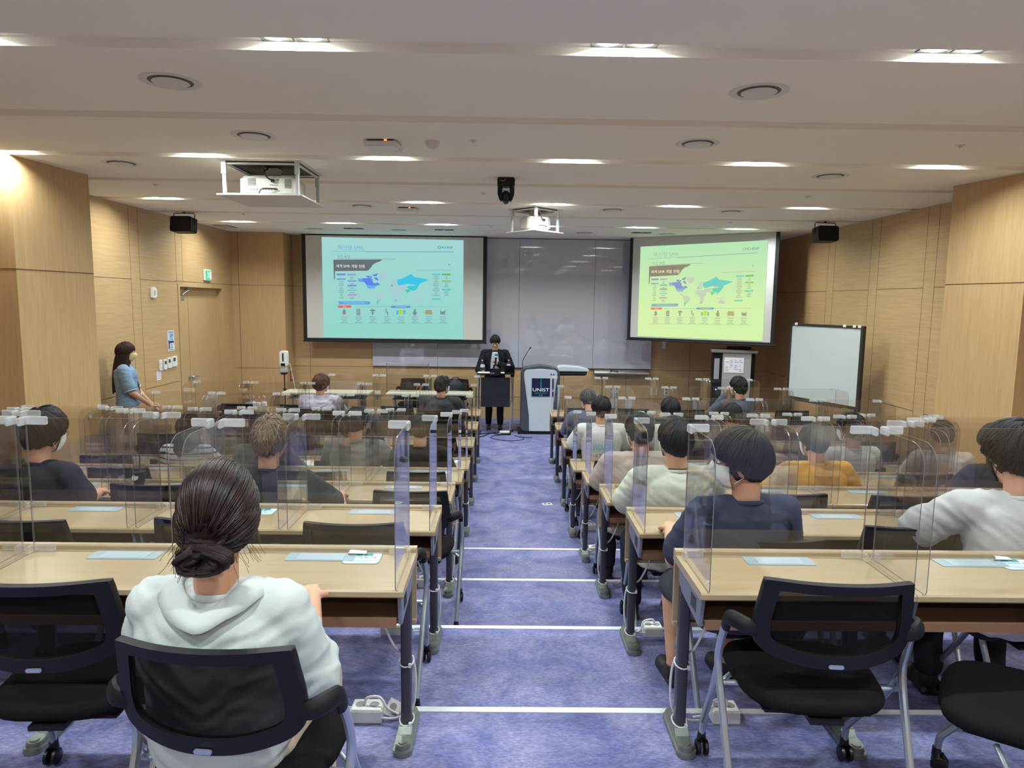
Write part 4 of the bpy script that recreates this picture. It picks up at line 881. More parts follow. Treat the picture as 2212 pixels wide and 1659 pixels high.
# distancing stickers
m_st = mat('sticker_pale_blue', rgb(196, 214, 228), .4); m_stg = mat('sticker_green', rgb(36, 140, 118), .4); m_sth = mat('sticker_text', rgb(56, 62, 88), .5); m_ste = mat('sticker_edge', rgb(90, 150, 150), .5)
def sticker(x, y, z, w, lab, curl=0):
    t = thing('distancing_sticker', lab, 'sticker', (x, y, z), 0, 'distancing stickers on the desks'); h = w * .82
    b = MB(); b.prism(rrect(-w / 2, w / 2, -h / 2, h / 2, w * .14, 6), 'z', 0.0002, .0008); b.build('border', m_ste, t, smooth=0)
    b = MB(); b.prism(rrect(-w / 2 + .003, w / 2 - .003, -h / 2 + .003, h / 2 - .003, w * .13, 6), 'z', 0.0006, .0011); b.build('face', m_st, t, smooth=0)
    text('거리두기', 'lettering', m_sth, t, (0, -h * .02, .0013), w * .19, (0, 0, 0), 'CENTER', 1.05, 0)
    text('Please leave this seat free', 'lettering', m_sth, t, (0, -h * .22, .0013), w * .058, (0, 0, 0), 'CENTER', 1, 0)
    text('to prevent the spread of', 'lettering', m_sth, t, (0, -h * .31, .0013), w * .058, (0, 0, 0), 'CENTER', 1, 0)
    text('COVID-19', 'lettering', m_sth, t, (0, -h * .40, .0013), w * .058, (0, 0, 0), 'CENTER', 1, 0)
    b = MB(); b.box(-w * .26, -w * .03, h * .20, h * .40, .001, .0014); b.box(.0, w * .24, h * .20, h * .40, .001, .0014); b.build('green_pictogram', m_stg, t, smooth=0)
    if curl:
        b = MB(); n = 10; vs = []
        for k in range(n + 1):
            a = k / n * PI * 1.35; yy = h * .42 - math.sin(a) * .016; zz = .001 + (1 - math.cos(a)) * .008
            vs += [(-w * .46 + .012 * k / n, yy - k * .0012, zz), (w * .10 - .01 * k / n, yy + .004 - k * .0006, zz * .55)]
        b.add(vs, [[2 * k, 2 * k + 1, 2 * k + 3, 2 * k + 2] for k in range(n)]); b.build('peeled_corner', m_paper, t)
sticker(-.675, YF[0] - .095, ZF[0] + .7205, .135, 'rounded pale blue sticker with a peeled corner, on the nearest left desk', 1)
sticker(1.73, YF[0] - .095, ZF[0] + .7205, .135, 'rounded sticker cut by the right picture edge, on the nearest right desk', 1)
sticker(-1.40, YF[1] - .095, ZF[1] + .7205, .135, 'rounded pale blue sticker right of the bun-haired woman, on the second-row desk')
sticker(-.665, YF[3] - .095, ZF[3] + .7205, .135, 'rounded pale blue sticker near the aisle end of the fourth-row left desk')
sticker(-1.40, YF[4] - .11, ZF[4] + .7205, .135, 'rounded pale blue sticker on the fifth-row left desk')
sticker(-.665, YF[4] - .095, ZF[4] + .7205, .135, 'rounded pale blue sticker near the aisle end of the fifth-row left desk')
sticker(1.41, YF[3] - .11, ZF[3] + .7205, .135, 'rounded pale blue sticker on the fourth-row right desk')
# iced coffee
t = thing('iced_coffee_cup', 'clear iced coffee cup with a dark sleeve and straw on the third-row left desk', 'cup', (-2.55, 4.46, ZF[2] + .72))
b = MB(); b.lathe([(.026, 0), (.028, .002), (.042, .125), (.044, .127), (.041, .127), (.027, .004), (0, .004)], n=28); b.build('cup', m_pet, t)
b = MB(); b.lathe([(0, .005), (.0265, .005), (.033, .06), (0, .06)], n=24); b.build('coffee', mat('coffee', rgb(70, 34, 22), .2), t)
b = MB(); b.lathe([(.0315, .030), (.0322, .030), (.0400, .098), (.0393, .098)], n=28); b.build('sleeve', mat('sleeve_black', rgb(26, 27, 32), .6), t)
b = MB(); b.cyl((-.008, -.0355, .066), (-.008, -.0405, .068), .020, n=24); b.build('sleeve_emblem', m_white, t)
b = MB(); b.lathe([(.044, .125), (.044, .132), (.036, .136), (.030, .150), (0, .152)], n=24); b.build('lid', m_pet, t)
b = MB(); b.cyl((0, .0, .04), (.004, .01, .215), .0045, n=8); b.build('straw', mat('straw_black', rgb(50, 44, 60), .4), t)
bottle(-1.215, 6.20, ZF[4] + .735, 'small pink-capped water bottle in front of the grey-shirted person, fifth row')
bottle(.80, 7.08, .72 + .015 - .015, 'water bottle with a pink-red cap beside the white shirt with lettering', 'small water bottles with pink caps')
k = 0
WHB = ['front left', 'front second', 'front third', 'front right', 'back left', 'back right']
for x, y in ((-3.64, 9.33), (-3.56, 9.335), (-3.49, 9.33), (-3.41, 9.33), (-3.60, 9.42), (-3.45, 9.42)):
    bottle(x, y, .722, 'pink-capped bottle of the cluster on the frontmost left desk, %s' % WHB[k]); k += 1
t = thing('file_box', 'black desk organiser with a purple folder on the frontmost left desk', 'organiser', (-3.95, 9.50, .722)); b = MB(); b.box(-.14, .14, -.10, .10, 0, .06); b.build('tray', m_black, t, bevel=.004); b = MB(); b.box(-.13, .12, -.09, .09, .062, .078); b.build('purple_folder', mat('folder_purple', rgb(52, 40, 110), .5), t, smooth=0)
t = thing('green_folder', 'thin green folder with a white spine beside the bottle cluster', 'folder', (-3.74, 9.58, .722)); b = MB(); b.box(-.06, .10, -.08, .08, 0, .03); b.build('cover', mat('folder_green', rgb(40, 120, 105), .5), t, smooth=0); b = MB(); b.box(-.06, .10, -.084, -.08, .002, .028); b.build('spine', m_white, t, smooth=0)
for x, y, z, rz, lab in ((.0, 0, 0, 0, ''),): pass
t = thing('paper_sheets', 'white sheets on the frontmost left desk right of the bottle cluster', 'paper', (-3.05, 9.52, .722), .1); b = MB(); b.box(-.15, .15, -.10, .10, 0, .004); b.build('sheet', m_paper, t, smooth=0)
t = thing('open_notebook', 'open white notebook on the desk before the striped shirt', 'notebook', (-2.05, 6.36, ZF[4] + .722), .1); b = MB(); b.prism([(-.15, .0), (-.08, .012), (0, .004), (.08, .012), (.15, 0)], 'y', -.10, .10); b.build('pages', m_paper, t, smooth=60)

# ------------------------------------------------------------------ people
m_skin = mat('skin', rgb(206, 158, 128), .5, mix=(rgb(192, 140, 110), 9, (1, 1, 1), .35, .7))
m_eye = mat('eye_white', rgb(225, 222, 216), .2); m_iris = mat('iris_dark', rgb(30, 20, 16), .2); m_lip = mat('lips', rgb(170, 100, 92), .5)
m_mask = mat('mask_white', rgb(226, 230, 232), .8); m_maskb = mat('mask_beige', rgb(214, 196, 150), .8); m_maskk = mat('mask_black', rgb(24, 24, 28), .8)
def hair_mat(name, c1, c2, rough=.58):
    if name in MATS: return MATS[name]
    m = bpy.data.materials.new(name); m.use_nodes = True; nt = m.node_tree; b = nt.nodes['Principled BSDF']
    uv = nt.nodes.new('ShaderNodeUVMap'); mp = nt.nodes.new('ShaderNodeMapping'); mp.inputs['Scale'].default_value = (90, 2.2, 1)
    n = nt.nodes.new('ShaderNodeTexNoise'); n.inputs['Scale'].default_value = 1.0; n.inputs['Detail'].default_value = 5
    nt.links.new(uv.outputs[0], mp.inputs[0]); nt.links.new(mp.outputs[0], n.inputs[0])
    cr = nt.nodes.new('ShaderNodeValToRGB'); cr.color_ramp.elements[0].color = c1; cr.color_ramp.elements[1].color = c2; cr.color_ramp.elements[0].position = .35; cr.color_ramp.elements[1].position = .72
    nt.links.new(n.outputs['Fac'], cr.inputs[0]); nt.links.new(cr.outputs[0], b.inputs['Base Color'])
    bp = nt.nodes.new('ShaderNodeBump'); bp.inputs['Strength'].default_value = .9; bp.inputs['Distance'].default_value = .006; nt.links.new(n.outputs['Fac'], bp.inputs['Height']); nt.links.new(bp.outputs[0], b.inputs['Normal'])
    b.inputs['Roughness'].default_value = rough; b.inputs['Specular IOR Level'].default_value = .32; MATS[name] = m; return m
hb = hair_mat('hair_black', rgb(10, 9, 10), rgb(28, 25, 25)); hbr = hair_mat('hair_dark_brown', rgb(30, 17, 13), rgb(66, 38, 28)); hred = hair_mat('hair_brown', rgb(58, 32, 20), rgb(98, 58, 38)); hgr = hair_mat('hair_greying', rgb(30, 30, 32), rgb(92, 92, 96)); hcur = hair_mat('hair_light_brown', rgb(88, 72, 58), rgb(150, 130, 106), .6); hbun = hair_mat('hair_woman', rgb(14, 9, 9), rgb(52, 26, 20), .40)
def cloth(name, c, c2=None, rough=.85, sc=14, bs=.25): return mat(name, c, rough, spec=.25, mix=(c2, 4, (1, 1, 1), .3, .7) if c2 else None, bump=(sc, bs, (1, 1, .6)))

def blob(b, name, mats, parent, vox, sm=4, fold=None, label=None, sel=None):
    me = b.mesh('tmp', mats, smooth=0); o = bpy.data.objects.new('tmp', me); COL.objects.link(o)
    r = o.modifiers.new('r', 'REMESH'); r.mode = 'VOXEL'; r.voxel_size = vox; r.adaptivity = 0
    if sm: s = o.modifiers.new('s', 'SMOOTH'); s.factor = .5; s.iterations = sm
    dg = bpy.context.evaluated_depsgraph_get(); dg.update()
    m2 = bpy.data.meshes.new_from_object(o.evaluated_get(dg), depsgraph=dg)
    bpy.data.objects.remove(o); bpy.data.meshes.remove(me)
    m2.name = name; m2.materials.clear()
    for m in (mats if isinstance(mats, (list, tuple)) else [mats]): m2.materials.append(m)
    if fold:
        nrm = [v.normal.copy() for v in m2.vertices]
        for v, n in zip(m2.vertices, nrm): v.co += n * fold(v.co)
    if sel:
        for p in m2.polygons: p.material_index = sel(p.center)
    m2.polygons.foreach_set('use_smooth', [True] * len(m2.polygons)); m2.update()
    q = bpy.data.objects.new(name, m2); COL.objects.link(q); q.parent = parent
    if label: q['label'] = label
    return q
def cap(b, p0, p1, r0, r1, n=14):
    p0, p1 = Vector(p0), Vector(p1)
    if (p1 - p0).length > 1e-4: b.tube([p0, p1], [r0, r1], n)
    b.ell(p0, r0, r0, r0, n, 8); b.ell(p1, r1, r1, r1, n, 8)
def limb(b, pts, rs, n=14):
    for i in range(len(pts) - 1): cap(b, pts[i], pts[i + 1], rs[i], rs[i + 1], n)
def loft(b, secs, n=24, pw=2.3):
    """secs: (centre, rx, ry, R) rings joined into a closed body"""
    vs = []
    for c, rx, ry, R in secs:
        for k in range(n):
            a = 2 * PI * k / n; ca, sa = math.cos(a), math.sin(a); q = 2.0 / pw
            p = Vector((rx * math.copysign(abs(ca) ** q, ca), ry * math.copysign(abs(sa) ** q, sa), 0)); vs.append(Vector(c) + R @ p)
    fs = [[i * n + k, i * n + (k + 1) % n, (i + 1) * n + (k + 1) % n, (i + 1) * n + k] for i in range(len(secs) - 1) for k in range(n)]
    fs += [list(range(n))[::-1], [(len(secs) - 1) * n + k for k in range(n)]]; b.add(vs, fs)
def hand(b, w, d, nrm, side, curl=.5, s=1.0):
    """wrist w, direction d, palm-facing normal nrm (fingers bend towards it), side -1/1 places the thumb"""
    w = Vector(w); d = Vector(d).normalized(); nrm = Vector(nrm); nrm = (nrm - d * nrm.dot(d)).normalized(); u = d.cross(nrm) * side
    cap(b, w, w + d * .02 * s, .026 * s, .027 * s, 10)
    kn = []
    for i, off in enumerate((.030, .010, -.010, -.029)):
        k = w + d * (.088 - .004 * abs(i - 1)) * s + u * off * s; cap(b, w + d * .02 * s + u * off * .55 * s, k, .016 * s, .0125 * s, 10); kn.append(k)
    for i, (k, L) in enumerate(zip(kn, (.072, .080, .074, .058))):
        a = curl * (.9 + .12 * i); dd_ = d; p = k; r = .0092 * s
        for j, (f, aa) in enumerate(((.44, a * .8), (.32, a * 1.1), (.24, a * .8))):
            dd_ = (Matrix.Rotation(-aa if True else aa, 3, d.cross(nrm).normalized()) @ dd_) if False else (dd_ * math.cos(aa) + nrm * math.sin(aa) if j == 0 else (lambda D, N: (D * math.cos(aa) + N * math.sin(aa)))(dd_, nn))
            dd_.normalize(); nn = (nrm - dd_ * nrm.dot(dd_))
            nn = nn.normalized() if nn.length > .05 else -d
            q = p + dd_ * L * f * s; cap(b, p, q, r, r * .9, 8); p = q; r *= .92
    t0 = w + d * .028 * s + u * .026 * s; t1 = t0 + (d * .55 + u * .65 + nrm * .35).normalized() * .040 * s; t2 = t1 + (d * .85 + u * .12 + nrm * .5 * (.4 + curl)).normalized() * .032 * s; t3 = t2 + (d * .8 - u * .15 + nrm * .6 * (.4 + curl)).normalized() * .024 * s
    limb(b, [t0, t1, t2, t3], [.0145 * s, .012 * s, .0105 * s, .0085 * s], 8)

def skull_r(d):  # direction -> distance of the scalp from the head centre
    rx, ry, rz = .076, (.092 if d.y > 0 else .103), .108
    return 1 / math.sqrt((d.x / rx) ** 2 + (d.y / ry) ** 2 + (d.z / rz) ** 2)
def make_hair(par, m, style, H, HR, hs, strands=300):
    nu, nv = 88, 60; vs = []; uvs = []
    st = dict(short=(.019, 0, .007, 11), fringe=(.019, 0, .006, 9), bowl=(.027, 0, .005, 8), crop=(.011, 0, .004, 10), curly=(.024, 0, .014, 16), long=(.020, 0, .004, 6), bun=(.022, 0, .003, 6), fluffy=(.026, 0, .010, 10))[style]
    B = Vector((0, -.95, -.55)).normalized() if style == 'bun' else Vector((.08, -.45, .9)).normalized()
    bx = B.orthogonal().normalized(); by = B.cross(bx)
    def hl(a):  # hairline elevation (deg) by azimuth from the front (deg)
        pts = {'fringe': [(0, 12), (40, 12), (62, 2), (80, -8), (92, -10), (108, -34), (130, -44), (180, -50)], 'bowl': [(0, 14), (35, 12), (60, 4), (78, -10), (92, -12), (108, -40), (130, -50), (180, -56)], 'long': [(0, 16), (30, 16), (50, -4), (70, -30), (95, -45), (130, -60), (180, -66)], 'bun': [(0, 26), (40, 22), (65, 6), (85, -14), (105, -40), (130, -55), (180, -62)], 'curly': [(0, 22), (40, 18), (65, 8), (88, 0), (105, -30), (130, -44), (180, -50)]}.get(style, [(0, 28), (40, 24), (62, 10), (80, -6), (92, -8), (108, -34), (130, -44), (180, -50)])
        for (a0, e0), (a1, e1) in zip(pts, pts[1:]):
            if a <= a1: return e0 + (e1 - e0) * (a - a0) / (a1 - a0)
        return pts[-1][1]
    off = random.uniform(0, 50)
    for j in range(nv + 1):
        th = PI * j / nv
        for i in range(nu):
            ph = 2 * PI * i / nu; d = Vector((math.sin(th) * math.sin(ph), math.sin(th) * math.cos(ph), math.cos(th)))
            az = math.degrees(math.atan2(abs(d.x), d.y)); el = math.degrees(math.asin(max(-1, min(1, d.z))))
            u = math.atan2(d.dot(by), d.dot(bx)) / (2 * PI) + .5; v = math.acos(max(-1, min(1, d.dot(B)))) / PI
            jag = 2.5 * mnoise.noise(Vector((u * 60, 3, off))); e_ = el - hl(az) - jag; f = max(0, min(1, e_ / 9 + .5)); f = f * f * (3 - 2 * f)
            t = st[0] * (1 - .35 * max(0, (-el) / 60)) * (.75 + .25 * max(0, d.z + .4))
            if style in ('bowl', 'fluffy') : t *= 1.0 + .25 * (el > -20)
            if style == 'bowl' and el < -20: t *= max(.35, 1 + (el + 20) / 45)
            if style == 'bun' and el < 0: t = .024 + .010 * min(1, -el / 30)
            if style == 'crop' and el < 5: t *= .55
            n1 = mnoise.noise(Vector((u * st[3] * 2.2, v * 3.2, off))) * st[2] + mnoise.noise(Vector((u * 45, v * 2.5, off))) * st[2] * .6
            if style == 'curly': n1 += mnoise.noise(d * 9 + Vector((off, 0, 0))) * .012
            r = skull_r(d) * (1 if f > 0 else 1); r = r * (.93 + .07 * f) + (t + n1) * f
            vs.append(H + HR @ (d * r) * hs); uvs.append((u, v))
    fs = []
    for j in range(nv):
        for i in range(nu):
            k = (i + 1) % nu; fs.append([j * nu + i, (j + 1) * nu + i, (j + 1) * nu + k, j * nu + k])
    me = bpy.data.meshes.new('hair'); me.from_pydata([tuple(p) for p in vs], [], fs); ul = me.uv_layers.new(name='UVMap')
    for p in me.polygons:
        us = [uvs[v][0] for v in p.vertices]; wrap = max(us) - min(us) > .5
        for li, v in zip(p.loop_indices, p.vertices): uu, vv = uvs[v]; ul.data[li].uv = (uu + 1 if wrap and uu < .5 else uu, vv)
    bm = bmesh.new(); bm.from_mesh(me); bmesh.ops.remove_doubles(bm, verts=bm.verts, dist=1e-5); bmesh.ops.recalc_face_normals(bm, faces=bm.faces); bm.to_mesh(me); bm.free()
    me.materials.append(m); me.polygons.foreach_set('use_smooth', [True] * len(me.polygons)); me.update()
    o = bpy.data.objects.new('hair', me); COL.objects.link(o); o.parent = par
    # locks lying over the scalp from the crown to the hairline
    b = MB(); K = strands; uvl = []; ns = 5
    C_ = Vector((.10, -.45, .88)).normalized() if style != 'bun' else B
    cx = C_.orthogonal().normalized(); cy = C_.cross(cx)
    for k in range(K):
        a = 2 * PI * k / K + random.uniform(-.02, .02); tw = random.uniform(-.25, .25) * (0 if style == 'bun' else 1) + (.25 if style != 'bun' else 0)
        v0 = random.uniform(.02, .55) if style != 'bun' else random.uniform(.30, 1.0); L_ = random.uniform(.7, 1.3) if style != 'bun' else random.uniform(.9, 1.4); pts = []; N = 9; rad = random.uniform(.0022, .0042)
        lift = random.uniform(-.0015, .0022) + (.003 if style in ('fluffy', 'curly') else 0)
        for q in range(N):
            v = v0 + L_ * q / (N - 1) * 1.25; aa = a + tw * (q / (N - 1)) * .6 + (mnoise.noise(Vector((a * 3, v * 3, off))) * .25 if style in ('curly', 'fluffy') else 0)
            d = C_ * math.cos(v) + (cx * math.cos(aa) + cy * math.sin(aa)) * math.sin(v)
            az = math.degrees(math.atan2(abs(d.x), d.y)); el = math.degrees(math.asin(max(-1, min(1, d.z)))); ex = el - hl(az)
            if ex < -3: break
            t = st[0] * (1 - .35 * max(0, (-el) / 60)) * (.75 + .25 * max(0, d.z + .4))
            if style in ('bowl', 'fluffy'): t *= 1.0 + .25 * (el > -20)
            if style == 'bowl' and el < -20: t *= max(.35, 1 + (el + 20) / 45)
            if style == 'bun' and el < 0: t = .024 + .010 * min(1, -el / 30)
            f = max(.25, min(1, ex / 9 + .6)); uu = math.atan2(d.dot(by), d.dot(bx)) / (2 * PI) + .5; vv = math.acos(max(-1, min(1, d.dot(B)))) / PI
            if style == 'curly': lf = lift + .006 * math.sin(q * 1.7 + k)
            else: lf = lift
            pts.append(H + HR @ (d * (skull_r(d) + t * f + mnoise.noise(Vector((uu * st[3] * 2.2, vv * 3.2, off))) * st[2] * f + lf)) * hs)
        if len(pts) > 2: M_ = len(pts); b.tube(pts, [rad * hs * (.35 + .65 * math.sin(PI * (i + .6) / (M_ + .2))) for i in range(M_)], ns); uvl += [(k * .37, i * .06) for i in range(M_) for _ in range(ns)]
    me = bpy.data.meshes.new('hair_locks'); me.from_pydata(b.v, [], b.f); ul = me.uv_layers.new(name='UVMap')
    for l in me.loops: ul.data[l.index].uv = uvl[l.vertex_index]
    me.materials.append(m); me.polygons.foreach_set('use_smooth', [True] * len(me.polygons)); me.update()
    l_ = bpy.data.objects.new('hair_locks', me); COL.objects.link(l_); l_.parent = o; return o
def strand_mesh(par, name, m, paths, r, n=6, uvs=6):
    """hair locks as tapered tubes with their own lengthwise UVs"""
    b = MB(); 
    for pts in paths:
        N = len(pts); b.tube(pts, [r * (.55 + .45 * math.sin(PI * (i + .5) / N)) if r > .002 else r for i in range(N)], n)
    me = b.mesh(name, m, smooth=80); ul = me.uv_layers.new(name='UVMap')
    for p in me.polygons:
        for li, v in zip(p.loop_indices, p.vertices):
            ul.data[li].uv = ((v % n) / n * .35 + (v // n) * .0005, (v // n) * .04)
    o = bpy.data.objects.new(name, me); COL.objects.link(o); o.parent = par; return o

def person(label, x, y, z, yaw=0, s=1.0, lean=.05, head=(0, 0, 0), sw=.180, shirt=None, sleeve='short', collar=False, pants=None, shoes=None, hair=('short', None), mask=None, glasses=False, armL=None, armR=None, stand=False, curl=.5, sit_y=0, wid=1.0, shorts=False, sel=None, shirt_mats=None, extra=None, jacket=False, vox=.008, hands=None, loose=.012, foldamp=.005, hidden_legs=False, side=0.0, neck=0.0, hem=1.0):
    t = thing('person', label, 'person', (x, y, z), yaw)
    R = Matrix.Rotation(-lean, 3, 'X') @ Matrix.Rotation(side, 3, 'Y'); up = R @ Vector((0, 0, 1))
    base = Vector((0, sit_y, .545 * s if not stand else .93 * s))
    TL = (.455 - neck if not stand else .50) * s
    def tp(tt, dx=0, dy=0): return base + up * (TL * tt) + R @ Vector((dx * s, dy * s, 0))
    c7 = tp(1.0, 0, -.01)
    hy, hp, hr = [math.radians(a) for a in head]
    HR = Matrix.Rotation(hy, 3, 'Z') @ Matrix.Rotation(hp, 3, 'X') @ Matrix.Rotation(hr, 3, 'Y')
    H = c7 + up * ((.075 + neck) * s) + Vector((0, .012 * s, .0)) + HR @ Vector((0, .018 * s, .092 * s))
    hs = s
    # shoulders, arms
    J = {}
    for sd, arm in ((-1, armL), (1, armR)):
        sh = tp(.90, sd * sw)
        if arm is None: arm = ((sd * .262, .12, .775), (sd * .20, .385, .765)) if not stand else ((sd * .25, .0, 1.10), (sd * .24, .10, .86))
        J[sd] = (sh, Vector(arm[0]) * s, Vector(arm[1]) * s)
    # ---- body
    b = MB()
    loft(b, [(tp(-.10), .12 * s, .09 * s, R), (tp(0), .155 * s, .105 * s, R), (tp(.3), .13 * s, .09 * s, R), (tp(.6), .145 * s, .095 * s, R), (tp(.85), .15 * s, .09 * s, R), (tp(.95), .09 * s, .07 * s, R), (tp(1.02), .052 * s, .05 * s, R)])
    neckt = H + HR @ Vector((0, -.022, -.055)) * s
    cap(b, tp(.93), c7 + up * .03 * s, .060 * s, .056 * s, 18); cap(b, c7 + up * .03 * s, neckt, .056 * s, .055 * s, 18)
    for sd in (-1, 1):
        sh, el, wr = J[sd]; limb(b, [tp(.93, sd * .05), sh, el, wr], [.05 * s, .047 * s, .039 * s, .025 * s])
        m_ = el + (wr - el) * .3; cap(b, el, m_, .037 * s, .037 * s)
        hd = (hands or {}).get(sd)
        if hd is None: d_ = (wr - el).normalized() * .8 + Vector((-sd * .4, .3, -.05)) if not stand else Vector((0, .15, -1)); hand(b, wr, d_, (0, 0, -1) if not stand else (-sd, .3, 0), -sd if not stand else sd, curl, s)
        else: hand(b, wr, hd[0], hd[1], hd[2], hd[3], s)
    def hp_(v): return H + HR @ (Vector(v) * hs)
    def he(c, rx, ry, rz, RR=None, nu=20, nv=14): b.ell(hp_(c), rx * hs, ry * hs, rz * hs, nu, nv, R=HR if RR is None else HR @ RR)
    he((0, -.006, .022), .0755, .095, .088); he((0, .030, -.038), .059, .058, .066); he((0, .062, -.088), .028, .026, .024); he((0, .028, -.075), .050, .045, .036); he((0, .070, .030), .052, .022, .030)
    for sd in (-1, 1):
        he((sd * .036, .066, -.028), .026, .022, .026); he((sd * .078, -.008, -.020), .008, .020, .032, Matrix.Rotation(sd * .35, 3, 'Z')); he((sd * .030, .083, .017), .022, .010, .008)
    b.tube([hp_((0, .090, .005)), hp_((0, .100, -.018)), hp_((0, .112, -.034))], [.008 * hs, .0095 * hs, .013 * hs], 10); he((0, .106, -.034), .017, .012, .009); he((0, .090, -.060), .024, .012, .010)
    if stand or not hidden_legs:
        for sd in (-1, 1):
            if stand:
                hj = Vector((sd * .09, 0, .90)) * s; kn = Vector((sd * .10, .03, .50)) * s; an = Vector((sd * .105, -.01, .09)) * s
            else:
                hj = base + Vector((sd * .09, .03, -.03)) * s; kn = Vector((sd * .13, sit_y + .43, .475)) * s; an = Vector((sd * .13, sit_y + .36, .10)) * s
            limb(b, [hj, kn, an], [.080 * s, .055 * s, .036 * s]); cap(b, an, an + Vector((0, .03, -.05)) * s, .036 * s, .034 * s)
            if J: J['leg%d' % sd] = (hj, kn, an)
    blob(b, 'body', m_skin, t, vox * s, 3)
    # ---- face parts
    for sd in (-1, 1):
        e_ = MB(); e_.ell(hp_((sd * .031, .080, .002)), .0125 * hs, .0115 * hs, .0075 * hs, 12, 8, R=HR); e_.ell(hp_((sd * .031, .0895, .002)), .0052 * hs, .003 * hs, .0052 * hs, 10, 6, mi=1, R=HR); e_.build('eye', [m_eye, m_iris], t)
        e_ = MB(); e_.tube([hp_((sd * .016, .094, .020)), hp_((sd * .032, .092, .0245)), hp_((sd * .048, .080, .020))], [.0022 * hs, .0028 * hs, .0015 * hs], 6); e_.build('eyebrow', hb, t)
    if mask is None:
        e_ = MB(); e_.ell(hp_((0, .0985, -.0555)), .021 * hs, .006 * hs, .0035 * hs, 12, 6, R=HR); e_.ell(hp_((0, .0975, -.0625)), .018 * hs, .006 * hs, .004 * hs, 12, 6, R=HR); e_.build('lips', m_lip, t)
    else:
        e_ = MB(); nu, nv = 18, 12; vs = []
        for j in range(nv + 1):
            zz = .004 - .112 * j / nv
            for i in range(nu + 1):
                a = math.radians(-82 + 164 * i / nu); w = .069 - .016 * (j / nv) ** 2; dp = .106 - .03 * (j / nv) ** 3 + .026 * math.cos(a) ** 4 * math.sin(PI * min(1, j / nv * 1.15 + .05)); cut = 1 - .18 * abs(math.sin(a)) * abs(j / nv - .5) * 2
                vs.append(hp_((w * math.sin(a) * 1.02, .012 + (dp - .012) * max(.05, math.cos(a)) ** .6, -.052 + (zz + .052) * cut)))
        e_.add(vs, [[j * (nu + 1) + i, j * (nu + 1) + i + 1, (j + 1) * (nu + 1) + i + 1, (j + 1) * (nu + 1) + i] for j in range(nv) for i in range(nu)])
        mk = e_.build('face_mask', mask, t, smooth=80); sm_ = mk.modifiers.new('thick', 'SOLIDIFY'); sm_.thickness = .0015
        for sd in (-1, 1):
            e_ = MB(); e_.tube([hp_((sd * .070, .018, -.018)), hp_((sd * .082, -.012, .012)), hp_((sd * .086, -.024, -.012)), hp_((sd * .080, -.015, -.048)), hp_((sd * .064, .022, -.078))], .0016 * hs, 6); e_.build('ear_loop', mask, mk)
    if glasses:
        g = MB()
        for sd in (-1, 1):
            g.tube([hp_((sd * .034 + .024 * math.cos(a * PI / 10), .103 - .004 * abs(math.cos(a * PI / 10) * sd), .0 + .020 * math.sin(a * PI / 10))) for a in range(20)], .0012 * hs, 6, closed=True)
            g.tube([hp_((sd * .058, .100, .004)), hp_((sd * .078, .06, .006)), hp_((sd * .083, -.005, .004)), hp_((sd * .080, -.02, -.01))], .0011 * hs, 6)
        g.tube([hp_((-.010, .104, .004)), hp_((0, .108, .007)), hp_((.010, .104, .004))], .0012 * hs, 6); g.build('glasses', mat('glasses_metal', rgb(60, 56, 56), .3, .8), t)
    # ---- shirt
    L = loose; b = MB()
    loft(b, [(tp(-.14 if not stand else -.02), (.165 + L) * s * wid * hem, (.120 + L) * s, R), (tp(.05), (.168 + L) * s * wid * (hem * .5 + .5), (.118 + L) * s, R), (tp(.3), (.150 + L) * s * wid, (.105 + L) * s, R), (tp(.55), (.162 + L) * s * wid, (.112 + L) * s, R), (tp(.75), (.172 + L) * s * wid, (.114 + L) * s, R), (tp(.88), (.168 + L) * s, (.100 + L) * s, R), (tp(.96), (.115 + L * .6) * s, (.082 + L * .5) * s, R), (tp(1.015), (.066 + L * .2) * s, (.066) * s, R)])
    for sd in (-1, 1):
        sh, el, wr = J[sd]; limb(b, [tp(.93, sd * .06), sh], [(.052 + L * .5) * s, (.060 + L * .6) * s], 16)
        if sleeve == 'short': e1 = sh + (el - sh) * .78; limb(b, [sh, e1], [(.060 + L * .6) * s, (.060 + L) * s], 16)
        elif sleeve == 'elbow': e1 = el + (wr - el) * .18; limb(b, [sh, el, e1], [(.060 + L * .6) * s, (.055 + L) * s, (.052 + L) * s], 16)
        else: limb(b, [sh, el, el + (wr - el) * .93], [(.060 + L * .6) * s, (.048 + L) * s, (.034 + L * .8) * s], 16)
    off = Vector((random.uniform(0, 9), random.uniform(0, 9), 0))
    def fold(p, A=foldamp):
        n1 = mnoise.noise(Vector((p.x * 7, p.y * 7, p.z * 13)) + off); n2 = mnoise.noise(Vector((p.x * 5 + p.z * 14, p.y * 9, p.z * 20 - abs(p.x) * 16)) + off)
        return A * (.7 * n1 + (1 - 2.2 * abs(n2)) * .75)
    sh_o = blob(b, 'jacket' if jacket else 'shirt', shirt_mats or shirt, t, .0105 * s, 5, fold, sel=(lambda c: sel(c, s)) if sel else None)
    # neckband / collar
    b = MB(); n = 24; nb = tp(.985, 0, .004)
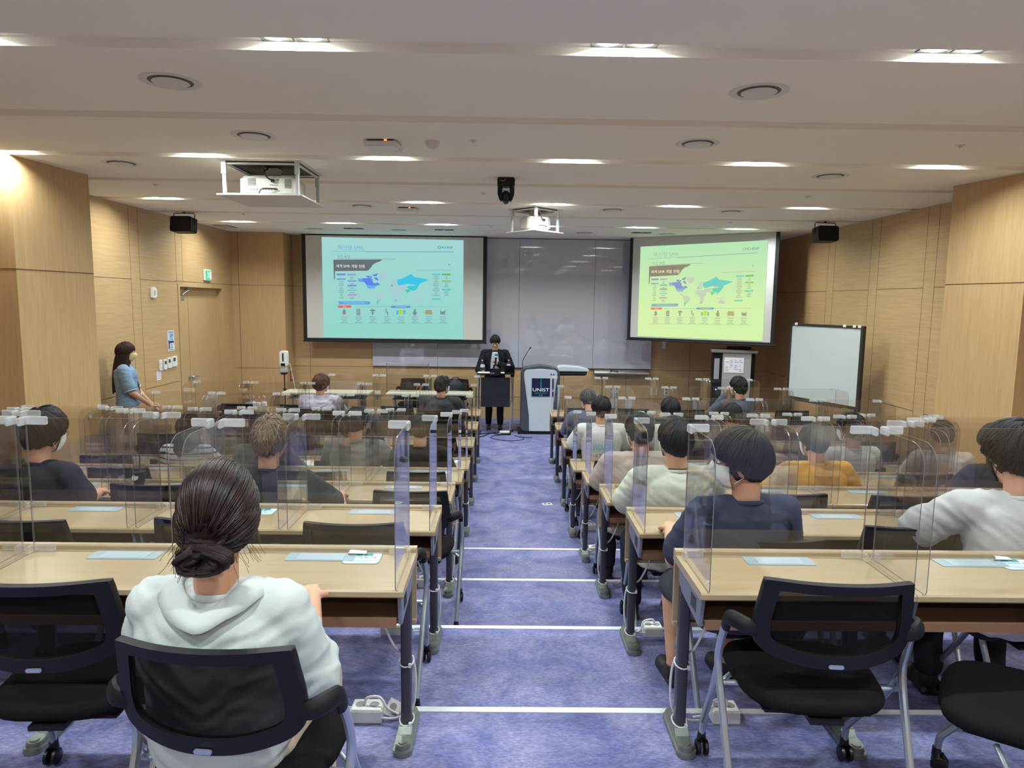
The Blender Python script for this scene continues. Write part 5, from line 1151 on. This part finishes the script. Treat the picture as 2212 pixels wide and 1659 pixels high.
    if collar:
        prof = [(.070, -.012), (.066, .018), (.063, .030), (.070, .032), (.082, .010), (.090, -.010)]
        vs = [nb + R @ (Vector((r * s * math.sin(2 * PI * k / n), r * s * math.cos(2 * PI * k / n) * .98, (zz + (.006 if math.cos(2 * PI * k / n) < 0 else -.028 * math.cos(2 * PI * k / n))) * s))) for r, zz in prof for k in range(n)]
        b.add(vs, [[i * n + k, i * n + (k + 1) % n, (i + 1) * n + (k + 1) % n, (i + 1) * n + k] for i in range(len(prof) - 1) for k in range(n)])
        c_ = b.build('collar', shirt if shirt else shirt_mats[0], t, smooth=80); sm_ = c_.modifiers.new('thick', 'SOLIDIFY'); sm_.thickness = .003
    else:
        b.tube([nb + R @ Vector(((.073) * s * math.sin(2 * PI * k / n), .076 * s * math.cos(2 * PI * k / n), (-.012 * math.cos(2 * PI * k / n) + .004) * s)) for k in range(n)], .009 * s, 8, closed=True, sq=(1.2, .7)); b.build('neckband', shirt if shirt else shirt_mats[0], t, smooth=80)
    # ---- trousers, shoes
    if stand or not hidden_legs:
        b = MB()
        for sd in (-1, 1):
            hj, kn, an = J['leg%d' % sd]
            if shorts: limb(b, [hj, kn + (hj - kn) * .08], [.098 * s, .080 * s], 16)
            else: limb(b, [hj, kn, an + Vector((0, 0, .03))], [.096 * s, .070 * s, .058 * s], 16)
        if stand: loft(b, [(Vector((0, 0, .82 * s)), .16 * s, .11 * s, Matrix.Identity(3)), (Vector((0, 0, .93 * s)), .172 * s, .118 * s, Matrix.Identity(3)), (Vector((0, 0, 1.02 * s)), .150 * s, .108 * s, Matrix.Identity(3))])
        else: loft(b, [(base + Vector((0, -.01, -.05)) * s, .165 * s, .125 * s, R), (base + Vector((0, 0, .03)) * s, .17 * s, .125 * s, R), (base + Vector((0, 0, .10)) * s, .155 * s, .11 * s, R)])
        blob(b, 'shorts' if shorts else 'trousers', pants, t, .012 * s, 5, lambda p: .006 * mnoise.noise(p * 11 + off))
        for sd in (-1, 1):
            hj, kn, an = J['leg%d' % sd]; a = Vector((an.x, an.y, 0)); b = MB()
            b.ell(a + Vector((0, .115, .035)) * s, .043 * s, .075 * s, .036 * s); b.ell(a + Vector((0, .02, .045)) * s, .038 * s, .07 * s, .045 * s); b.tube([a + Vector((0, -.005, .05)) * s, a + Vector((0, 0, .10)) * s], [.044 * s, .042 * s], 14)
            b.box(a.x - .038 * s, a.x + .038 * s, a.y - .045 * s, a.y + .17 * s, 0.001, .026)
            blob(b, 'shoe', shoes or m_shoe, t, .009, 3)
    make_hair(t, hair[1] or hb, hair[0], H, HR, hs, 700 if y < 4 else 320)
    if extra: extra(t, H, HR, hs, tp, R, J, s)
    return t
m_shoe = mat('dark_shoe', rgb(26, 25, 28), .5)
m_jean = cloth('dark_trousers', rgb(34, 36, 46)); m_khaki = cloth('beige_trousers', rgb(206, 192, 172), rgb(190, 174, 152)); m_shorts = cloth('grey_shorts', rgb(62, 66, 74))
m_navy = cloth('navy_tshirt', rgb(50, 54, 72), rgb(58, 62, 84)); m_blackt = cloth('black_tshirt', rgb(38, 38, 40)); m_charc = cloth('charcoal_tshirt', rgb(64, 64, 72), rgb(54, 54, 62))
m_whitet = cloth('white_tshirt', rgb(200, 203, 204), rgb(188, 190, 193)); m_offw = cloth('offwhite_linen', rgb(190, 196, 194), rgb(178, 184, 182), .9, 60, .12); m_sage = cloth('pale_sage_tshirt', rgb(186, 190, 178), rgb(176, 180, 168)); m_taupe = cloth('taupe_tshirt', rgb(172, 158, 150), rgb(160, 146, 140))
m_grey = cloth('grey_shirt', rgb(124, 128, 124), rgb(112, 116, 114)); m_yell = cloth('mustard_tshirt', rgb(208, 158, 62), rgb(196, 146, 52)); m_lilac = cloth('lilac_shirt', rgb(196, 192, 210), rgb(186, 182, 202)); m_denim = cloth('blue_grey_jacket', rgb(98, 106, 128), rgb(74, 80, 104), .85, 90, .3)
m_slate = cloth('slate_shirt', rgb(76, 82, 100)); m_dgrey = cloth('dark_grey_shirt', rgb(72, 72, 74)); m_suit = cloth('navy_suit', rgb(20, 23, 34)); m_lblue = cloth('pale_blue_blouse', rgb(112, 140, 166), rgb(134, 160, 184), .8, 50, .25); m_oliv = cloth('dark_olive_shirt', rgb(56, 54, 48)); m_mauve = cloth('mauve_grey_shirt', rgb(130, 122, 130)); m_plum = cloth('plum_print', rgb(150, 104, 116)); m_strp = cloth('navy_stripe', rgb(40, 44, 62)); m_pale = cloth('pale_shirt', rgb(196, 188, 180))
def at_chair(k): return SX[k]
# --- the woman nearest the camera
def bun_extra(t, H, HR, hs, tp, R, J, s):
    random.seed(21)
    def hp_(v): return H + HR @ (Vector(v) * hs)
    C0 = Vector((.006, -.118, -.092)); paths = []
    for k in range(26):   # lower roll, swept from both sides into the coil
        a0 = random.uniform(0, 2 * PI); ph = random.uniform(.0, 1.0); rr = random.uniform(.014, .034); yb = random.uniform(-.004, .016)
        pts = [hp_(C0 + Vector(((rr + .012 * math.sin(q * 2.1 + a0)) * 1.6 * math.cos(a0 + q), -.012 - yb + .010 * math.sin(q * 1.7), (rr * .98) * math.sin(a0 + q)))) for q in [i * .32 for i in range(11)]]
        paths.append(pts)
    strand_mesh(t, 'hair_bun', hbun, paths, .0125, 8)
    paths = []
    for k in range(12):
        y0 = -.020 - k * .003; pts = bez((-.066 + k * .003, -.07, -.045 - k * .004), (-.03, -.128, -.04 - .003 * k), (.03, -.132, -.05 - k * .003), (.060, -.085, -.085 - k * .002), 9); paths.append([hp_(p) for p in pts])
    for k in range(8): paths.append([hp_(p) for p in bez((.070 - k * .003, -.06, -.03 - k * .006), (.05, -.115, -.05), (.01, -.135, -.09 - k * .003), (-.045, -.10, -.115), 9)])
    strand_mesh(t, 'hair_twist', hbun, paths, .0105, 8)
    b = MB(); b.ell(hp_((0, -.060, -.085)), .062 * hs, .048 * hs, .050 * hs, 20, 14, R=HR); b.ell(hp_((.0, -.098, -.095)), .050 * hs, .034 * hs, .036 * hs, 20, 14, R=HR); b.ell(hp_((0, -.05, -.125)), .045 * hs, .036 * hs, .034 * hs, R=HR)
    me = b.mesh('hair_knot', hbun, smooth=80); me.uv_layers.new(name='UVMap'); ul = me.uv_layers[0]
    for p in me.polygons:
        for li, v in zip(p.loop_indices, p.vertices): c = me.vertices[v].co; ul.data[li].uv = (c.z * 4, c.x * 4)
    o = bpy.data.objects.new('hair_knot', me); COL.objects.link(o); o.parent = t
    paths = []
    for k in range(34):
        sd = random.choice((-1, 1)); z0 = random.uniform(-.11, -.03); x0 = sd * random.uniform(.045, .078); y0 = random.uniform(-.07, -.01); p = Vector((x0, y0, z0)); pts = [hp_(p)]
        vx = sd * random.uniform(.0, .010)
        for q in range(6): p = p + Vector((vx + random.uniform(-.004, .004), random.uniform(-.004, .002), -random.uniform(.008, .014))); pts.append(hp_(p))
        paths.append(pts)
    strand_mesh(t, 'loose_hairs', hbun, paths, .0005, 4)
    # turned-down wide collar, open and low at the nape
    b = MB(); n = 40; rows = []
    for r0, z0 in ((.073, -.004), (.075, .014), (.080, .019), (.096, .014), (.114, .001), (.132, -.018)):
        row = []
        for k in range(n + 1):
            a = math.radians(-158 + 316 * k / n)      # 0 = back
            back = max(0, math.cos(a)); sd_ = abs(math.sin(a)); dip = .034 * back ** 3; q = 1 + .10 * sd_
            row.append(tp(.985) + R @ (Vector((r0 * q * math.sin(a), -r0 * 1.02 * math.cos(a) - .010 * back, z0 + .012 - dip + .026 * sd_ - .05 * max(0, -math.cos(a)))) * s) + Vector((0, 0, .005 * mnoise.noise(Vector((a * 3, r0 * 30, 1))))))
        rows.append(row)
    b.add([p for r in rows for p in r], [[i * (n + 1) + k, i * (n + 1) + k + 1, (i + 1) * (n + 1) + k + 1, (i + 1) * (n + 1) + k] for i in range(len(rows) - 1) for k in range(n)])
    c_ = b.build('collar', m_offw, t, smooth=80); sm_ = c_.modifiers.new('thick', 'SOLIDIFY'); sm_.thickness = .0015
    b = MB(); b.tube([tp(1.0) + R @ (Vector((.060 * math.sin(a), -.062 * math.cos(a), .004 - .018 * math.cos(a))) * s) for a in [math.radians(-100 + 10 * k) for k in range(21)]], .0009, 6); b.build('necklace', mat('fine_gold', rgb(190, 150, 80), .3, .9), t)
    b = MB(); b.tube([tp(.90, -.215 + .004 * k, -.03 - .002 * k) + Vector((0, 0, -.02 * k)) for k in range(2)], .001, 4)
random.seed(11)
person('woman with a dark hair bun in an off-white shirt, seated nearest the camera', -.885, 1.70, ZF[0], -.04, .965, -.02, (3, -4, 0), .165, m_offw, 'elbow', False, m_khaki, mat('tan_shoe', rgb(150, 120, 90), .6), ('bun', hbun), None, False, ((-.235, .08, .74), (-.15, .38, .76)), ((.225, .04, .70), (.13, .36, .765)), wid=1.12, loose=.022, foldamp=.0075, extra=bun_extra, vox=.007, neck=.05, hem=.78)
# --- second row right, navy T-shirt
person('man in navy T-shirt with glasses and white mask, head turned left, second row right', .835, 2.78, ZF[1], .12, 1.0, .0, (62, -3, -3), .178, m_navy, 'short', False, m_shorts, mat('black_sneaker', rgb(30, 30, 34), .6), ('bowl', hb), m_mask, True, ((-.255, .10, .72), (-.18, .36, .76)), ((.262, .12, .75), (.17, .38, .765)), shorts=True, vox=.007, loose=.014)
person('man in white T-shirt and black mask at the right picture edge, second row', 1.93, 2.68, ZF[1], -.15, 1.04, .10, (8, -14, 0), .190, m_whitet, 'short', False, m_jean, None, ('fluffy', hb), m_maskk, False, ((-.33, .20, .79), (-.10, .42, .765)), ((.29, .14, .77), (.16, .38, .765)), vox=.0075, loose=.020, foldamp=.008)
# --- third row
person('man in dark shirt with white mask at the far left edge, third row', -2.74, 3.74, ZF[2], -.20, 1.03, .08, (-2, -8, 4), .170, m_blackt, 'short', False, m_jean, None, ('fluffy', hb), m_mask, True, None, ((.20, .12, .77), (.08, .34, .765)), loose=.014)
person('man in black T-shirt with curly light brown hair, third row left', -1.48, 3.80, ZF[2], -.12, 1.0, .04, (-6, -4, 0), .182, m_blackt, 'short', False, m_jean, None, ('curly', hcur), None, False, None, ((.36, .14, .76), (.28, .37, .765)), loose=.014)
def lanyard(t, H, HR, hs, tp, R, J, s):
    b = MB(); b.tube([tp(1.0) + R @ (Vector((.066 * math.sin(a), -.068 * math.cos(a), .012 + .006 * math.cos(a))) * s) for a in [math.radians(-120 + 12 * k) for k in range(21)]], .004, 6, sq=(1.6, .5)); b.build('lanyard', m_black, t)
person('man in pale sage T-shirt with a black lanyard, third row right', .80, 3.76, ZF[2], .05, 1.03, .03, (8, -2, 0), .190, m_sage, 'short', False, m_jean, mat('black_sneaker', rgb(30, 30, 34), .6), ('short', hb), m_mask, False, loose=.022, foldamp=.007, wid=1.05, extra=lanyard)
# --- fourth row
person('broad man in taupe T-shirt, aisle seat of the fourth row right', .80, 4.74, ZF[3], .05, 1.04, .06, (12, -6, 0), .200, m_taupe, 'short', False, m_jean, None, ('short', hb), m_mask, False, loose=.026, wid=1.16)
person('man in mustard yellow T-shirt, fourth row right', 2.05, 4.72, ZF[3], .06, .99, .12, (10, -10, 0), .205, m_yell, 'short', False, m_jean, None, ('short', hb), m_mask, False, ((-.34, .14, .72), (-.20, .36, .76)), ((.36, .12, .70), (.22, .36, .76)), loose=.022, wid=1.08)
person('person in dark olive shirt with hair over the ears, by the right pillar, fourth row', 3.30, 4.66, ZF[3], -.10, 1.0, .12, (4, -16, 0), .172, m_oliv, 'short', False, m_jean, None, ('bowl', hb), None, False)
# --- fifth row
def long_hair(t, H, HR, hs, tp, R, J, s, m=None, ln=.34):
    paths = []; random.seed(31)
    for k in range(46):
        a = math.radians(-118 + 236 * k / 45); x0 = .082 * math.sin(a); y0 = -.098 * math.cos(a) * (1 if abs(a) < 1.5 else .75)
        p0 = H + HR @ (Vector((x0, y0, -.01)) * hs); p1 = H + HR @ (Vector((x0 * 1.10, y0 * 1.12 - .01, -.10)) * hs); L = ln * random.uniform(.9, 1.05) * (1 if abs(a) < 1.2 else .8)
        p2 = p1 + Vector((x0 * .25, -.035 * math.cos(a), -L * .5)); p3 = p2 + Vector((x0 * .05 + random.uniform(-.006, .006), .0, -L * .5)); paths.append(bez(p0, p1, p2, p3, 10))
    strand_mesh(t, 'long_hair', m or hbr, paths, .013, 8)
def sel_strip(c, s): return 1 if (c.z / s * 22) % 1.0 < .28 and c.z / s > .60 else 0
person('long-haired woman in a white shirt with dark stripes, fifth row left', -2.86, 5.80, ZF[4], -.06, .985, .05, (-4, -6, 0), .168, None, 'elbow', False, m_jean, None, ('long', hbr), None, False, shirt_mats=[m_whitet, m_strp], sel=sel_strip, extra=lambda *a: long_hair(*a), loose=.02, wid=1.05)
person('person in dark grey shirt behind the curly-haired man, fifth row left', -2.20, 5.78, ZF[4], 0, 1.0, .06, (0, -8, 0), .182, m_dgrey, 'long', False, m_jean, None, ('short', hb))
person('man in grey collared shirt reaching for a bottle, fifth row left', -1.44, 5.82, ZF[4], -.08, 1.04, .08, (-14, -6, 0), .192, m_grey, 'long', True, m_jean, None, ('short', hb), m_mask, False, None, ((.31, .16, .76), (.22, .40, .80)), hands={1: ((-.1, .5, .3), (-1, .2, 0), -1, .6)}, loose=.024, wid=1.08)
person('man in black T-shirt, aisle seat of the fifth row left', -.88, 5.80, ZF[4], 0, 1.0, .08, (0, -10, 0), .182, m_blackt, 'short', False, m_jean, None, ('short', hb), None, False, None, ((.26, .10, .76), (.20, .33, .765)))
def sel_plum(c, s): return 1 if c.y < -.02 and abs(c.x + .005) < .085 * s and .60 < c.z / s < .80 else 0
person('man in white T-shirt with a plum back print, fifth row right', 2.84, 5.80, ZF[4], .10, 1.03, .05, (18, -4, 0), .184, None, 'short', False, m_jean, None, ('fluffy', hb), m_mask, True, shirt_mats=[m_whitet, m_plum], sel=sel_plum, loose=.018)
person('person in pale shirt leaning right, last seat of the fifth row right', 3.62, 5.78, ZF[4], -.25, 1.0, .15, (-10, -14, 0), .180, m_pale, 'elbow', False, m_jean, None, ('short', hb), None, False, loose=.02)
# --- sixth row
def tee_print(t, H, HR, hs, tp, R, J, s):
    pass
def shirt_words(t, H, HR, hs, tp, R, J, s):
    tq = mat('turquoise_print', rgb(70, 176, 180), .7); o = text('WINTER', 'lettering', tq, t, tp(.52, 0, -.158), .095 * s, (PI / 2 - .05, 0, 0), 'CENTER', .62, .001)
    text('THE TALES OF', 'lettering', mat('print_dark', rgb(50, 52, 58), .7), t, tp(.38, 0, -.150), .040 * s, (PI / 2 - .05, 0, 0), 'CENTER', 1, .001)
person('man in white T-shirt with turquoise lettering on the back, sixth row right', .815, 6.82, 0, .05, 1.03, .04, (0, -4, 0), .186, m_whitet, 'short', False, m_jean, None, ('short', hb), m_mask, False, loose=.022, foldamp=.002, extra=shirt_words, wid=1.05)
person('person with round black hair in a white shirt, second seat of the sixth row right', 1.51, 6.80, 0, 0, 1.03, .06, (0, -8, 0), .176, m_whitet, 'short', False, m_jean, None, ('short', hb), m_mask)
person('person in mauve-grey shirt, sixth row right, before the slate-shirted man', 2.14, 6.80, 0, 0, .99, .06, (5, -8, 0), .182, m_mauve, 'long', False, m_jean, None, ('short', hb))
# --- seventh and front row
person('grey-haired man in a blue-grey jacket, head bowed, seventh row right', .835, 7.86, 0, .08, .99, .10, (10, -26, 0), .196, m_denim, 'long', True, m_jean, None, ('short', hgr), m_mask, False, loose=.026, jacket=True, wid=1.08)
person('man with brown hair in a lilac shirt, front row left', -2.53, 8.86, 0, -.05, 1.0, .02, (-14, 0, 0), .200, m_lilac, 'long', True, m_jean, None, ('bowl', hred), m_mask, False, loose=.028, wid=1.10, foldamp=.009)
person('man in charcoal T-shirt with glasses, front row left by the aisle', -.98, 8.86, 0, -.12, 1.0, .03, (-26, -3, 0), .200, m_charc, 'short', False, m_jean, None, ('short', hb), m_mask, True, loose=.024, wid=1.08)
person('man in slate shirt resting his chin on his hands, front row right', 2.92, 8.86, 0, .15, 1.02, .14, (14, -2, 0), .192, m_slate, 'long', False, m_jean, None, ('fluffy', hb), m_mask, False, ((-.28, .30, .78), (-.08, .26, 1.06)), ((.24, .32, .78), (.0, .27, 1.05)), hands={-1: ((.25, -.1, .9), (.3, -1, 0), 1, .8), 1: ((-.25, -.1, .9), (-.3, -1, 0), -1, .8)})
# --- standing woman by the left wall
def stand_extra(t, H, HR, hs, tp, R, J, s):
    long_hair(t, H, HR, hs, tp, R, J, s, m=hbr, ln=.40)
    b = MB()
    for sd in (-1, 1): b.tube([tp(.985, sd * .05, .05), tp(.8, sd * .06, .115), tp(.45, sd * .03, .135), tp(.28, 0, .145)], .004, 6)
    b.build('lanyard', m_bcable, t)
    b = MB(); q = tp(.16, .0, .15); b.box(q.x - .03, q.x + .03, q.y - .002, q.y + .002, q.z - .05, q.z + .05); b.build('name_badge', m_white, t)
    for sd in (-1, 1):
        sh, el, wr = J[sd]; e1 = sh + (el - sh) * .78; d = (el - sh).normalized(); u = d.orthogonal().normalized(); w = d.cross(u); r = .073 * s
        b = MB(); b.tube([e1 + d * .045 + u * r * math.cos(a * PI / 8) + w * r * math.sin(a * PI / 8) for a in range(16)], .006, 6, closed=True); b.build('sleeve_trim', m_whitet, t)
person('standing woman with long dark hair and beige mask, leaning on the left wall', -4.86, 8.62, 0, math.radians(-68), .985, -.05, (2, -4, 0), .165, m_lblue, 'short', True, m_khaki, None, ('long', hbr), m_maskb, False, ((-.21, .06, 1.11), (-.08, .24, .93)), ((.21, .06, 1.11), (.06, .25, .92)), stand=True, loose=.018, extra=stand_extra, hands={-1: ((.25, .5, -.8), (.8, .2, .3), -1, .4), 1: ((-.25, .5, -.8), (-.8, .2, .3), 1, .4)}, wid=1.02)
# --- the speaker
def speaker_extra(t, H, HR, hs, tp, R, J, s):
    b = MB(); b.prism([(-.05, 1.385), (.05, 1.385), (.085, 1.22), (.075, .98), (-.075, .98), (-.085, 1.22)], 'y', .135, .182)
    blob(b, 'dress_shirt', mat('pale_blue_shirt', rgb(176, 190, 214), .8), t, .009, 3)
    for sd in (-1, 1): b = MB(); b.prism([(sd * .05, 1.40), (sd * .09, 1.37), (sd * .125, 1.22), (sd * .085, 1.02), (sd * .075, 1.20)], 'y', .160, .188); b.build('lapel', m_suit, t, bevel=.003)
person('man in a navy suit reading at the podium and holding microphones', -.33, 12.22, 0, PI, .985, .10, (0, -20, 0), .190, m_suit, 'long', True, m_suit, None, ('fringe', hb), None, True, ((-.30, .05, 1.12), (-.045, .24, 1.20)), ((.29, .10, 1.08), (.20, .33, 1.075)), stand=True, loose=.013, jacket=True, extra=speaker_extra, hands={-1: ((.55, .35, .25), (.0, -.6, .2), -1, 1.1), 1: ((.0, .7, -.1), (0, 0, -1), -1, .5)}, wid=1.05)
for k, (dz, dx) in enumerate(((0, .0), (-.125, -.03))):
    t = thing('handheld_microphone', 'black handheld microphone with a white-ringed silver head, %s of the two' % ('upper' if k == 0 else 'lower'), 'microphone', (-.345 + .035 + dx, 11.925, 1.30 + dz), 0, 'handheld microphones of the speaker'); t.rotation_euler = (-.22, .10, 0)
    b = MB(); b.lathe([(.010, -.15), (.013, -.14), (.016, -.02), (.017, 0)], n=16); b.build('handle', m_black, t)
    b = MB(); b.lathe([(.019, 0), (.026, .004), (.027, .014), (.020, .02)], n=20); b.build('ring', m_white, t)
    b = MB(); b.ell((0, 0, .035), .026, .026, .028, 18, 12); b.build('grille', mat('mic_grille', rgb(96, 102, 106), .35, .7, bump=(400, .6, (1, 1, 1))), t)
